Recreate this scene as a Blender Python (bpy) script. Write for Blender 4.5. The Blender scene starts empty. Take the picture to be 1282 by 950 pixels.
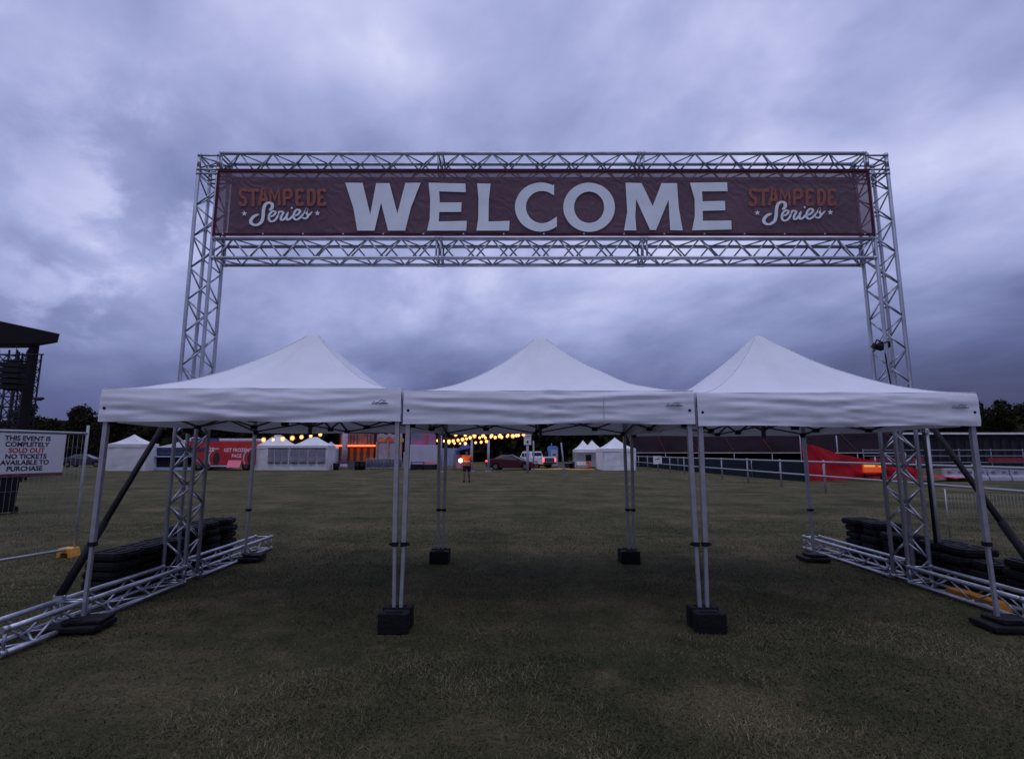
import bpy, math, random
import numpy as np
from mathutils import Vector, Matrix, Euler, noise
random.seed(7); rng = np.random.default_rng(7)
C = bpy.context.scene.collection
SC = bpy.context.scene
R = math.radians

# ------------------------------------------------------------------ camera
FPX = 650.0; PITCH = 8.0; EYE = 1.67           # focal length in units of a 1282 px wide frame
cam_d = bpy.data.cameras.new('camera'); cam = bpy.data.objects.new('camera', cam_d); C.objects.link(cam)
cam.location = (0, 0, EYE); cam.rotation_euler = (R(90+PITCH), 0, 0)
cam_d.sensor_width = 36; cam_d.lens = 36*FPX/1282; cam_d.clip_start = .05; cam_d.clip_end = 2000
SC.camera = cam
SC.view_settings.view_transform = 'Standard'; SC.view_settings.look = 'None'
SC.view_settings.exposure = 0; SC.view_settings.gamma = 1

def at(px, py, Y):
    """point on the vertical plane at distance Y ahead seen at photograph pixel (px, py)"""
    a = (px-641)/FPX; b = -(py-475)/FPX; p = R(PITCH)
    k = Y/(math.cos(p)-b*math.sin(p))
    return Vector((a*k, Y, EYE+(math.sin(p)+b*math.cos(p))*k))
def gx(px, Y): return at(px, 575, Y).x

# ------------------------------------------------------------------ world (dusk, overcast)
W_ = bpy.data.worlds.new('World'); SC.world = W_; W_.use_nodes = True
nt = W_.node_tree; nt.nodes.clear()
def N(tree, t, **kw):
    n = tree.nodes.new(t)
    for k, v in kw.items(): setattr(n, k, v)
    return n
def mth(tree, op, a, b=None, c=None, clamp=False):
    n = tree.nodes.new('ShaderNodeMath'); n.operation = op; n.use_clamp = clamp
    for i, v in enumerate((a, b, c)):
        if v is None: continue
        if isinstance(v, (int, float)): n.inputs[i].default_value = v
        else: tree.links.new(v, n.inputs[i])
    return n.outputs[0]
def mrange(tree, v, a, b, c=0, d=1, smooth=True):
    n = tree.nodes.new('ShaderNodeMapRange'); n.interpolation_type = 'SMOOTHSTEP' if smooth else 'LINEAR'
    tree.links.new(v, n.inputs[0])
    for i, q in zip((1, 2, 3, 4), (a, b, c, d)): n.inputs[i].default_value = q
    return n.outputs[0]
SUN_EL, SUN_ROT = R(3), R(200)
sky = N(nt, 'ShaderNodeTexSky', sky_type='NISHITA', sun_disc=False, sun_elevation=SUN_EL, sun_rotation=SUN_ROT)
sc_ = N(nt, 'ShaderNodeVectorMath', operation='SCALE'); sc_.inputs['Scale'].default_value = .12
nt.links.new(sky.outputs[0], sc_.inputs[0])
tc = N(nt, 'ShaderNodeTexCoord'); sp = N(nt, 'ShaderNodeSeparateXYZ'); nt.links.new(tc.outputs['Generated'], sp.inputs[0])
X, Y, Z = sp.outputs
zz = mth(nt, 'ADD', mth(nt, 'MAXIMUM', Z, 0.0), .30)
cx = mth(nt, 'DIVIDE', X, zz); cy = mth(nt, 'DIVIDE', Y, zz)
def sky_noise(sx, sy, ox, scale, detail, rough, dist):
    cb = N(nt, 'ShaderNodeCombineXYZ')
    nt.links.new(mth(nt, 'ADD', mth(nt, 'MULTIPLY', cx, sx), mth(nt, 'MULTIPLY', cy, sx*.28)), cb.inputs[0])
    nt.links.new(mth(nt, 'MULTIPLY', cy, sy), cb.inputs[1]); cb.inputs[2].default_value = ox
    n = N(nt, 'ShaderNodeTexNoise'); nt.links.new(cb.outputs[0], n.inputs['Vector'])
    n.inputs['Scale'].default_value = scale; n.inputs['Detail'].default_value = detail
    n.inputs['Roughness'].default_value = rough; n.inputs['Distortion'].default_value = dist
    return n.outputs['Fac']
n1 = sky_noise(1.0, .80, 3.4, 1.75, 5, .50, .25)
n2 = sky_noise(1.0, .92, 8.1, 4.6, 6, .55, .25)
base = mrange(nt, Z, .0, .36, .27, .68)
hor = mrange(nt, Z, .06, .26, .16, 0)                         # low dark band of thicker cloud
rt = mth(nt, 'MULTIPLY', mrange(nt, X, .15, .85), mrange(nt, Z, .62, .1, .05, .22))
f = mth(nt, 'ADD', base, mth(nt, 'MULTIPLY', mth(nt, 'SUBTRACT', n1, .5), mrange(nt, Z, .05, .4, .35, 1.15)))
f = mth(nt, 'ADD', f, mth(nt, 'MULTIPLY', mth(nt, 'SUBTRACT', n2, .5), mrange(nt, Z, .03, .35, .12, .42)))
f = mth(nt, 'ADD', f, mrange(nt, Z, .5, .95, 0, .22)); f = mth(nt, 'SUBTRACT', f, hor); f = mth(nt, 'SUBTRACT', f, rt)
def glow(dirv, c0, amount, nz):                                # a thin spot in the cloud cover
    d = N(nt, 'ShaderNodeVectorMath', operation='DOT_PRODUCT'); nt.links.new(tc.outputs['Generated'], d.inputs[0])
    d.inputs[1].default_value = Vector(dirv).normalized()
    g = mrange(nt, d.outputs['Value'], c0, 1.0, 0, amount)
    return mth(nt, 'MULTIPLY', g, mrange(nt, nz, .46, .64, .05, 1.0))
for (px, py, c0, am, nz) in ((212, 240, .989, .22, n2), (70, 110, .97, .06, n2), (95, 362, .994, .20, n2), (650, 130, .88, .16, n1),
                             (470, 395, .97, .08, n1), (1100, 110, .93, .08, n1)):
    v = at(px, py, 1.0)-Vector((0, 0, EYE)); f = mth(nt, 'ADD', f, glow(v, c0, am, nz))
ramp = N(nt, 'ShaderNodeValToRGB'); nt.links.new(f, ramp.inputs[0])
els = ramp.color_ramp.elements
stops = [(0, (.053, .063, .165)), (.22, (.120, .142, .322)), (.45, (.240, .278, .525)), (.68, (.400, .440, .745)), (.9, (.60, .63, .93)), (1, (.78, .79, 1.0))]
els[0].position, els[0].color = 0, (*stops[0][1], 1); els[1].position, els[1].color = 1, (*stops[-1][1], 1)
for p, c in stops[1:-1]: e = els.new(p); e.color = (*c, 1)
mx = N(nt, 'ShaderNodeMix', data_type='RGBA'); mx.inputs[0].default_value = .94
nt.links.new(sc_.outputs[0], mx.inputs[6]); nt.links.new(ramp.outputs[0], mx.inputs[7])
bg = N(nt, 'ShaderNodeBackground'); bg.inputs[1].default_value = 1.0
wo = N(nt, 'ShaderNodeOutputWorld'); nt.links.new(mx.outputs[2], bg.inputs[0]); nt.links.new(bg.outputs[0], wo.inputs[0])
sd = bpy.data.lights.new('sun', 'SUN'); sd.energy = .60; sd.angle = R(60); sd.color = (.80, .84, 1)
sun = bpy.data.objects.new('sun', sd); C.objects.link(sun); sun.rotation_euler = (R(16), 0, R(-8))

# ------------------------------------------------------------------ materials
MATS = {}
def mat(name, col, rough=.6, metal=0.0, var=.15, vscale=6.0, bump=0.0, bscale=60.0, emit=None, es=0.0, alpha=None, trans=0.0, col2=None, stretch=None):
    if name in MATS: return MATS[name]
    m = bpy.data.materials.new(name); m.use_nodes = True; t = m.node_tree; b = t.nodes['Principled BSDF']
    b.inputs['Roughness'].default_value = rough; b.inputs['Metallic'].default_value = metal
    if rough >= .6: b.inputs['Specular IOR Level'].default_value = .18 if rough < .8 else .04
    tcn = N(t, 'ShaderNodeTexCoord'); src = tcn.outputs['Object']
    if stretch:
        mp = N(t, 'ShaderNodeMapping'); mp.inputs['Scale'].default_value = stretch; t.links.new(src, mp.inputs[0]); src = mp.outputs[0]
    nz = N(t, 'ShaderNodeTexNoise'); nz.inputs['Scale'].default_value = vscale; nz.inputs['Detail'].default_value = 5
    t.links.new(src, nz.inputs['Vector'])
    r = N(t, 'ShaderNodeValToRGB'); t.links.new(nz.outputs['Fac'], r.inputs[0])
    c2 = col2 or tuple(min(1, c*(1+var)) for c in col); c1 = col if col2 else tuple(c*(1-var) for c in col)
    r.color_ramp.elements[0].position = .32; r.color_ramp.elements[0].color = (*c1, 1)
    r.color_ramp.elements[1].position = .68; r.color_ramp.elements[1].color = (*c2, 1)
    t.links.new(r.outputs[0], b.inputs['Base Color'])
    if bump:
        n2_ = N(t, 'ShaderNodeTexNoise'); n2_.inputs['Scale'].default_value = bscale; n2_.inputs['Detail'].default_value = 4
        t.links.new(src, n2_.inputs['Vector'])
        bp = N(t, 'ShaderNodeBump'); bp.inputs['Strength'].default_value = bump; bp.inputs['Distance'].default_value = .02
        t.links.new(n2_.outputs['Fac'], bp.inputs['Height']); t.links.new(bp.outputs[0], b.inputs['Normal'])
    if emit:
        b.inputs['Emission Color'].default_value = (*emit, 1); b.inputs['Emission Strength'].default_value = es
    out = t.nodes['Material Output']; sh = b.outputs[0]
    if trans:
        tr = N(t, 'ShaderNodeBsdfTranslucent'); t.links.new(r.outputs[0], tr.inputs[0])
        ms = N(t, 'ShaderNodeMixShader'); ms.inputs[0].default_value = trans
        t.links.new(sh, ms.inputs[1]); t.links.new(tr.outputs[0], ms.inputs[2]); sh = ms.outputs[0]
    if alpha is not None:
        tp = N(t, 'ShaderNodeBsdfTransparent'); ms = N(t, 'ShaderNodeMixShader'); ms.inputs[0].default_value = alpha
        t.links.new(tp.outputs[0], ms.inputs[1]); t.links.new(sh, ms.inputs[2]); sh = ms.outputs[0]
    t.links.new(sh, out.inputs['Surface'])
    MATS[name] = m; return m
ALU = mat('aluminium', (.40, .42, .48), .33, .72, .22, 14, .15, 220)
ALU_D = mat('scissor_aluminium', (.07, .07, .075), .5, .4, .2, 20)
LEGM = mat('leg_aluminium', (.36, .37, .42), .38, .5, .12, 9)
CANV = mat('canopy_canvas', (.77, .78, .86), .75, 0, .035, 2.2, .25, 7, trans=.12)
CANVF = mat('tent_wall_canvas', (.72, .72, .76), .8, 0, .07, 1.5, .3, 3, trans=.1)
BLKP = mat('black_plastic', (.007, .007, .009), .62, 0, .3, 12, .2, 40)
BLKT = mat('black_tube', (.006, .006, .008), .62, 0, .3, 20)
BLKB = mat('ballast_rubber', (.0065, .0065, .0085), .7, 0, .45, 18, .5, 55)
YEL = mat('yellow_plastic', (.62, .29, .035), .5, 0, .2, 14, .2, 40)
WHT = mat('white_paint', (.7, .7, .72), .5, 0, .08, 5)
GLS = mat('dark_glass', (.02, .024, .035), .12, 0, .1, 3)
GALV = mat('galvanised_pipe', (.34, .35, .38), .45, .5, .2, 8)
TXT_W = mat('banner_white_print', (.74, .80, .84), .7, 0, .06, 4)
TXT_O = mat('banner_orange_print', (.25, .085, .075), .7, 0, .2, 22, col2=(.36, .125, .085))
DARK = mat('dark_cloth', (.022, .022, .032), .9, 0, .3, 3)
RUB = mat('tyre_rubber', (.015, .015, .016), .85, 0, .2, 20)
RIM = mat('wheel_rim', (.12, .12, .13), .4, .5, .1, 10)

# ------------------------------------------------------------------ mesh helpers
ORG = {}
class MB:
    def __init__(s): s.v = []; s.f = []; s.sm = []; s.m = []
    def add(s, vs, fs, smooth=False, mi=0):
        o = len(s.v); s.v += [tuple(q) for q in vs]
        for q in fs: s.f.append(tuple(o+i for i in q)); s.sm.append(smooth); s.m.append(mi)
        return s
    def box(s, c, d, rz=0, mi=0, rot=None):
        m = rot or Matrix.Rotation(rz, 3, 'Z'); c = Vector(c)
        vs = [c+m @ Vector((x*d[0]/2, y*d[1]/2, z*d[2]/2)) for x in (-1, 1) for y in (-1, 1) for z in (-1, 1)]
        return s.add(vs, [(0, 1, 3, 2), (4, 6, 7, 5), (0, 4, 5, 1), (2, 3, 7, 6), (0, 2, 6, 4), (1, 5, 7, 3)], False, mi)
    def tube(s, p, q, r, n=8, r2=None, mi=0, cap=True):
        p, q = Vector(p), Vector(q); d = (q-p).normalized(); u = d.orthogonal().normalized(); w = d.cross(u)
        r2 = r if r2 is None else r2
        vs = [p+(u*math.cos(2*math.pi*i/n)+w*math.sin(2*math.pi*i/n))*r for i in range(n)] + \
             [q+(u*math.cos(2*math.pi*i/n)+w*math.sin(2*math.pi*i/n))*r2 for i in range(n)]
        s.add(vs, [(i, (i+1) % n, n+(i+1) % n, n+i) for i in range(n)], True, mi)
        if cap:
            o = len(s.v)-2*n; s.f += [tuple(o+n-1-i for i in range(n)), tuple(o+n+i for i in range(n))]; s.sm += [False]*2; s.m += [mi]*2
        return s
    def sqtube(s, p, q, w, mi=0):
        p, q = Vector(p), Vector(q); d = (q-p); L = d.length; rot = d.to_track_quat('Z', 'Y').to_matrix()
        return s.box((p+q)/2, (w, w, L), rot=rot, mi=mi)
    def path(s, pts, r, n=6, mi=0):
        for a, b in zip(pts[:-1], pts[1:]): s.tube(a, b, r, n, mi=mi)
        return s
    def prism(s, poly, axis, a, b, mi=0):
        """poly of 2-D points extruded along axis 'x','y','z' from a to b"""
        def P(u, v, t): return {'x': (t, u, v), 'y': (u, t, v), 'z': (u, v, t)}[axis]
        n = len(poly); vs = [P(u, v, a) for u, v in poly]+[P(u, v, b) for u, v in poly]
        return s.add(vs, [tuple(range(n)), tuple(range(2*n-1, n-1, -1))]+[(i, n+i, n+(i+1) % n, (i+1) % n) for i in range(n)], False, mi)
    def sheet(s, fn, nu, nv, smooth=True, mi=0):
        vs = [fn(i/nu, j/nv) for j in range(nv+1) for i in range(nu+1)]
        return s.add(vs, [(j*(nu+1)+i, j*(nu+1)+i+1, (j+1)*(nu+1)+i+1, (j+1)*(nu+1)+i) for j in range(nv) for i in range(nu)], smooth, mi)
    def sphere(s, c, r, nu=12, nv=8, mi=0, sq=(1, 1, 1)):
        c = Vector(c); vs = []
        for j in range(nv+1):
            th = math.pi*j/nv
            for i in range(nu):
                ph = 2*math.pi*i/nu; vs.append(c+Vector((math.sin(th)*math.cos(ph)*sq[0], math.sin(th)*math.sin(ph)*sq[1], math.cos(th)*sq[2]))*r)
        return s.add(vs, [(j*nu+i, (j+1)*nu+i, (j+1)*nu+(i+1) % nu, j*nu+(i+1) % nu) for j in range(nv) for i in range(nu)], True, mi)
    def build(s, name, m, parent=None, bevel=0, kind=None):
        me = bpy.data.meshes.new(name); vs = np.array(s.v, dtype=float)
        c = (vs.min(0)+vs.max(0))/2
        if parent is None: c[2] = vs[:, 2].min()
        me.from_pydata((vs-c).tolist(), [], s.f)
        me.polygons.foreach_set('use_smooth', s.sm); me.polygons.foreach_set('material_index', s.m)
        for k in (m if isinstance(m, (list, tuple)) else [m]): me.materials.append(k)
        o = bpy.data.objects.new(name, me); C.objects.link(o)
        ORG[o.name] = Vector(c)
        if parent is not None: o.parent = parent; o.location = Vector(c)-ORG[parent.name]
        else: o.location = c
        if bevel:
            b = o.modifiers.new('bevel', 'BEVEL'); b.width = bevel; b.segments = 2; b.limit_method = 'ANGLE'
        if kind: o['kind'] = kind
        return o
def tag(o, label=None, cat=None, group=None, kind=None):
    if label: o['label'] = label
    if cat: o['category'] = cat
    if group: o['group'] = group
    if kind: o['kind'] = kind
    return o
def thing(name, label, cat, loc=(0, 0, 0), group=None):
    o = bpy.data.objects.new(name, None); C.objects.link(o); o.empty_display_size = .2
    o.location = loc; ORG[o.name] = Vector(loc); return tag(o, label, cat, group)
UNIT = {}
def bar(name, p, q, r, m, parent, n=8):
    """a straight tube between two points; alike bars share one unit mesh"""
    key = (round(r, 4), m.name, n)
    if key not in UNIT:
        b = MB().tube((0, 0, -.5), (0, 0, .5), r, n); me = bpy.data.meshes.new(name)
        me.from_pydata(b.v, [], b.f); me.polygons.foreach_set('use_smooth', b.sm); me.materials.append(m); UNIT[key] = me
    p, q = Vector(p), Vector(q); o = bpy.data.objects.new(name, UNIT[key]); C.objects.link(o)
    o.rotation_mode = 'QUATERNION'; o.rotation_quaternion = (q-p).to_track_quat('Z', 'Y'); o.scale = (1, 1, (q-p).length)
    o.parent = parent; o.location = (p+q)/2-ORG[parent.name]; ORG[o.name] = (p+q)/2
    return o
KIDS = {}
def kids(o): return [c for c in C.objects if c.parent == o]
def copy_tree(o, parent=None, ch=None):
    c = o.copy(); C.objects.link(c)
    if parent is not None: c.parent = parent
    for k in list(o.children): copy_tree(k, c)
    return c
def place(o, loc, rz=0): o.location = loc; o.rotation_euler = (0, 0, rz); return o
def text_mesh(s, size, m, name, parent, origin, ux, uz, bold=.0, xs=1.0, align='CENTER', shear=0):
    cu = bpy.data.curves.new('t', 'FONT'); cu.body = s; cu.size = size; cu.align_x = align; cu.offset = bold; cu.shear = shear
    cu.resolution_u = 4
    ob = bpy.data.objects.new('t', cu); C.objects.link(ob)
    bpy.context.view_layer.update()
    me = bpy.data.meshes.new_from_object(ob.evaluated_get(bpy.context.evaluated_depsgraph_get()))
    C.objects.unlink(ob); bpy.data.objects.remove(ob)
    ux, uz = Vector(ux), Vector(uz)
    b = MB(); b.v = [tuple(Vector(origin)+ux*(v.co.x*xs)+uz*v.co.y) for v in me.vertices]
    b.f = [tuple(p.vertices) for p in me.polygons]; b.sm = [False]*len(b.f); b.m = [0]*len(b.f)
    return b.build(name, m, parent)

# ------------------------------------------------------------------ ground
def ground_material():
    m = bpy.data.materials.new('mown_grass'); m.use_nodes = True; t = m.node_tree; b = t.nodes['Principled BSDF']
    g = N(t, 'ShaderNodeTexCoord').outputs['Object']
    def nz(scale, det, rough=.55, st=None):
        s_ = g
        if st: mp = N(t, 'ShaderNodeMapping'); mp.inputs['Scale'].default_value = st; t.links.new(g, mp.inputs[0]); s_ = mp.outputs[0]
        n = N(t, 'ShaderNodeTexNoise'); n.inputs['Scale'].default_value = scale; n.inputs['Detail'].default_value = det
        n.inputs['Roughness'].default_value = rough; t.links.new(s_, n.inputs['Vector']); return n.outputs['Fac']
    patch = nz(.55, 4); mid = nz(3.2, 6, .65); fine = nz(38, 6, .75); streak = nz(.5, 4, .6, (.35, 2.2, 1))
    v = mth(t, 'ADD', mth(t, 'MULTIPLY', patch, .45), mth(t, 'MULTIPLY', mid, .35)); v = mth(t, 'ADD', v, mth(t, 'MULTIPLY', streak, .25))
    r = N(t, 'ShaderNodeValToRGB'); t.links.new(v, r.inputs[0])
    e = r.color_ramp.elements; e[0].position = .41; e[0].color = (.031, .035, .014, 1); e[1].position = .66; e[1].color = (.142, .112, .062, 1)
    q = e.new(.52); q.color = (.068, .064, .028, 1)
    m2 = N(t, 'ShaderNodeMix', data_type='RGBA', blend_type='MULTIPLY'); m2.inputs[0].default_value = 1
    f2 = mrange(t, fine, .3, .7, .45, 1.45, False); cb = N(t, 'ShaderNodeCombineColor')
    for i in range(3): t.links.new(f2, cb.inputs[i])
    wn = mrange(t, nz(.42, 5, .62), .56, .68, 0, .7); mw = N(t, 'ShaderNodeMix', data_type='RGBA'); t.links.new(wn, mw.inputs[0])
    t.links.new(r.outputs[0], mw.inputs[6]); mw.inputs[7].default_value = (.150, .114, .060, 1)
    t.links.new(mw.outputs[2], m2.inputs[6]); t.links.new(cb.outputs[0], m2.inputs[7]); t.links.new(m2.outputs[2], b.inputs['Base Color'])
    bp = N(t, 'ShaderNodeBump'); bp.inputs['Strength'].default_value = .9; bp.inputs['Distance'].default_value = .04
    t.links.new(mth(t, 'ADD', fine, mth(t, 'MULTIPLY', mid, 1.5)), bp.inputs['Height']); t.links.new(bp.outputs[0], b.inputs['Normal'])
    b.inputs['Roughness'].default_value = .95; b.inputs['Specular IOR Level'].default_value = .15
    return m
GRASSM = ground_material()
def gh(x, y):
    return .018*noise.noise(Vector((x*.5, y*.5, 0)))*min(1, max(0, (40-abs(y))/20))
g = MB()
xs = sorted(set([-700, -300, -150, -80, -50, -30]+[i*.5 for i in range(-40, 41)]+[30, 50, 80, 150, 300, 700]))
ys = sorted(set([-60, -20, -5]+[i*.5 for i in range(0, 61)]+[35, 45, 60, 90, 140, 250, 500, 900]))
g.v = [(x, y, gh(x, y) if -20 <= x <= 20 and 0 <= y <= 30 else 0) for y in ys for x in xs]; nx = len(xs)
g.f = [(j*nx+i, j*nx+i+1, (j+1)*nx+i+1, (j+1)*nx+i) for j in range(len(ys)-1) for i in range(nx-1)]; g.sm = [True]*len(g.f); g.m = [0]*len(g.f)
o = g.build('ground', GRASSM); o.location.z = min(v[2] for v in g.v); tag(o, kind='structure')

def grass_blades(n=420000):
    # distances so that the density falls off with distance
    u = rng.random(n); y0, y1 = 1.9, 20.0
    yy = y0*(y1/y0)**(u**1.02); xx = (rng.random(n)*2-1)*(yy*1.08+.4)
    wear = np.array([noise.noise(Vector((float(a)*.55, float(b)*.55, 9)))+.5*noise.noise(Vector((float(a)*1.9, float(b)*1.9, 2))) for a, b in zip(xx, yy)])
    keep = (wear < .18) | (rng.random(n) < .35); xx, yy = xx[keep], yy[keep]; n = len(xx)
    h = (.009+.017*rng.random(n)**1.5)*(1+yy*.035)*np.clip((20.5-yy)/9, .15, 1); w = (.0016+.0018*rng.random(n))*(1+yy*.12)
    a = rng.random(n)*2*np.pi; lean = .6+2.2*rng.random(n)
    zz_ = np.array([0.0]*n)
    dx, dy = np.cos(a), np.sin(a)
    co = np.zeros((n, 3, 3))
    co[:, 0, 0] = xx-dy*w; co[:, 0, 1] = yy+dx*w; co[:, 1, 0] = xx+dy*w; co[:, 1, 1] = yy-dx*w
    co[:, 2, 0] = xx+dx*h*lean; co[:, 2, 1] = yy+dy*h*lean; co[:, 2, 2] = h
    gz = np.array([gh(float(x), float(y)) for x, y in zip(np.round(xx[::1], 2), np.round(yy, 2))])
    co[:, :, 2] += gz[:, None]-.003
    me = bpy.data.meshes.new('grass'); me.vertices.add(3*n); me.loops.add(3*n); me.polygons.add(n)
    me.vertices.foreach_set('co', co.reshape(-1)); me.loops.foreach_set('vertex_index', np.arange(3*n, dtype=np.int32))
    me.polygons.foreach_set('loop_start', np.arange(0, 3*n, 3, dtype=np.int32)); me.update(calc_edges=True)
    at_ = me.attributes.new('tint', 'FLOAT', 'POINT'); at_.data.foreach_set('value', np.repeat(rng.random(n), 3))
    m = bpy.data.materials.new('grass_blade'); m.use_nodes = True; t = m.node_tree; b = t.nodes['Principled BSDF']
    an = N(t, 'ShaderNodeAttribute', attribute_name='tint'); r = N(t, 'ShaderNodeValToRGB')
    pn = N(t, 'ShaderNodeTexNoise'); pn.inputs['Scale'].default_value = .9; pn.inputs['Detail'].default_value = 5
    t.links.new(N(t, 'ShaderNodeTexCoord').outputs['Object'], pn.inputs['Vector'])
    v = mth(t, 'ADD', mth(t, 'MULTIPLY', an.outputs['Fac'], .55), mth(t, 'MULTIPLY', mrange(t, pn.outputs['Fac'], .35, .65), .45))
    t.links.new(v, r.inputs[0]); e = r.color_ramp.elements
    e[0].position = .1; e[0].color = (.028, .033, .014, 1); e[1].position = 1; e[1].color = (.22, .175, .11, 1)
    q = e.new(.5); q.color = (.058, .058, .024, 1); q = e.new(.78); q.color = (.115, .094, .050, 1)
    t.links.new(r.outputs[0], b.inputs['Base Color']); b.inputs['Roughness'].default_value = .8
    b.inputs['Specular IOR Level'].default_value = .2
    me.materials.append(m); o = bpy.data.objects.new('grass', me); C.objects.link(o)
    tag(o, 'short mown grass with dry brown blades across the near field', 'grass', kind='stuff')
grass_blades()

# ------------------------------------------------------------------ the truss gate
GX0, GX1, GY, GZ, S = -4.49, 5.38, 6.95, 5.93, .28
gate = thing('welcome_gate', 'tall aluminium box truss gate rising behind the white marquees', 'truss gate', ((GX0+GX1)/2, GY+S/2, 0))
brace_n = [0]; rest = MB()
def truss(name, A, d, e1, e2, L, front=(0,), bay=.235, sh=None):
    """box truss from corner A along d; e1,e2 span the section; faces listed in front get loose braces"""
    A, d, e1, e2 = map(Vector, (A, d, e1, e2)); e2 = e2*((sh or S)/S); rc, rb = .0255, .0115
    cr = [A, A+e1*S, A+e1*S+e2*S, A+e2*S]
    sec = None
    for t in (.03, L-.03):
        fr = MB()
        for i in range(4): fr.tube(cr[i]+d*t, cr[(i+1) % 4]+d*t, rb*1.25, 6)
        for c in cr: fr.tube(c+d*(t-.022), c+d*(t+.022), rc*1.18, 10)
        if sec is None: sec = fr.build(name, ALU, gate)
        else: fr.build('end_frame', ALU, sec)
    for c in cr: bar('chord', c, c+d*L, rc, ALU, sec, 10)
    nb = max(2, int(round((L-.1)/bay))); st = (L-.1)/nb
    for i in range(4):
        if sh and i == 2: continue
        p0, p1 = cr[i], cr[(i+1) % 4]
        for k in range(nb):
            a, b = (p0, p1) if (k+i) % 2 == 0 else (p1, p0)
            q, w = a+d*(.05+k*st), b+d*(.05+(k+1)*st)
            if i in front and brace_n[0] < 300: bar('brace', q, w, rb, ALU, sec, 6); brace_n[0] += 1
            else: rest.tube(q, w, rb, 6)
    return sec
# corner order: face 0 = A..e1, 1 = e1..e1e2, 2 = far, 3 = e2..A
for x in (GX0, GX1-S):
    inner = 1 if x < 0 else 3
    truss('tower_truss', (x, GY, .02), (0, 0, 1), (1, 0, 0), (0, 1, 0), GZ-S*1-.0-.02, (0, inner))
    truss('corner_truss', (x, GY, GZ-S+.003), (0, 0, 1), (1, 0, 0), (0, 1, 0), S-.003, (0,), .14)
bx = [GX0+S+.004, -1.03, 1.86, GX1-S-.004]
for z in (GZ-S, 4.36):
    for a, b in zip(bx[:-1], bx[1:]):
        truss('beam_truss', (a, GY, z), (1, 0, 0), (0, 0, 1), (0, 1, 0), b-a, (0, 3))
for x in (GX0+.03, GX1-S-.03):
    inner = 1 if x < 0 else 3
    truss('outrigger_truss', (x, 4.5, .035), (0, 1, 0), (1, 0, 0), (0, 0, 1), .86, (), .30, .19)
    truss('outrigger_truss', (x, 5.37, .035), (0, 1, 0), (1, 0, 0), (0, 0, 1), GY-5.37-.03, (inner,), .30, .19)
    truss('outrigger_truss', (x, GY+S+.03, .035), (0, 1, 0), (1, 0, 0), (0, 0, 1), 9.33-GY-S-.03, (inner,), .30, .19)
rest.build('brace', ALU, gate, kind='stuff')
for x, sgn in ((GX0+.07, -1), (GX1-.07, 1)):
    b = MB(); p, q = Vector((x+sgn*.0, 5.32, .28)), Vector((x, GY-.05, 2.42)); b.tube(p, q, .032, 12); m_ = p.lerp(q, .3)
    b.tube(p, m_, .04, 12)
    pr = b.build('prop_tube', BLKT, gate); pr['label'] = 'black diagonal prop from outrigger up to tower'
    b = MB(); b.box(p-Vector((0, 0, .03)), (.09, .05, .08)); b.tube(p+Vector((-.06, 0, 0)), p+Vector((.06, 0, 0)), .012); b.box(q, (.09, .07, .09))
    b.build('clamp', ALU, pr)

# printed banner ----------------------------------------------------------------
BY = GY-.036
bl, br_, zt, zb = GX0+S+.02, GX1-S-.02, 5.665, 4.665
ban = MB()
def bwave(x, z):
    e = min(1, min(z-zb, zt-z)/.25); tie = abs(((x-bl-.15)/((br_-bl-.3)/16)+.5) % 1-.5)*2     # pulls toward each eyelet
    return .010*noise.noise(Vector((x*1.7, z*2.2, 1)))+.004*noise.noise(Vector((x*7+z*5, z*4, 4)))+.005*(1-e)*tie
ban.sheet(lambda u, v: (bl+(br_-bl)*u, BY+bwave(bl+(br_-bl)*u, zb+(zt-zb)*v), zb+(zt-zb)*v), 180, 22)
bm_ = bpy.data.materials.new('banner_mesh'); bm_.use_nodes = True; t = bm_.node_tree; b = t.nodes['Principled BSDF']
tco = N(t, 'ShaderNodeTexCoord').outputs['Object']
b.inputs['Roughness'].default_value = .8
nzb = N(t, 'ShaderNodeTexNoise'); nzb.inputs['Scale'].default_value = 1.3; nzb.inputs['Detail'].default_value = 5; t.links.new(tco, nzb.inputs['Vector'])
rb_ = N(t, 'ShaderNodeValToRGB'); rb_.color_ramp.elements[0].position = .3; rb_.color_ramp.elements[1].position = .7
rb_.color_ramp.elements[0].color = (.098, .048, .072, 1); rb_.color_ramp.elements[1].color = (.138, .070, .098, 1)
t.links.new(nzb.outputs['Fac'], rb_.inputs[0]); t.links.new(rb_.outputs[0], b.inputs['Base Color'])
wv = N(t, 'ShaderNodeTexWave', wave_type='BANDS', bands_direction='DIAGONAL'); wv.inputs['Scale'].default_value = 2.6; wv.inputs['Distortion'].default_value = 22; wv.inputs['Detail'].default_value = 3; wv.inputs['Detail Scale'].default_value = .8
t.links.new(tco, wv.inputs['Vector']); bp = N(t, 'ShaderNodeBump'); bp.inputs['Strength'].default_value = .35; bp.inputs['Distance'].default_value = .02
t.links.new(wv.outputs['Fac'], bp.inputs['Height']); t.links.new(bp.outputs[0], b.inputs['Normal'])
tpn = N(t, 'ShaderNodeBsdfTransparent'); mxs = N(t, 'ShaderNodeMixShader'); mxs.inputs[0].default_value = .84
t.links.new(tpn.outputs[0], mxs.inputs[1]); t.links.new(b.outputs[0], mxs.inputs[2]); t.links.new(mxs.outputs[0], t.nodes['Material Output'].inputs['Surface'])
banner = ban.build('banner', bm_)
tag(banner, 'long maroon mesh banner reading WELCOME in pale letters on the truss gate', 'banner')
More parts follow.
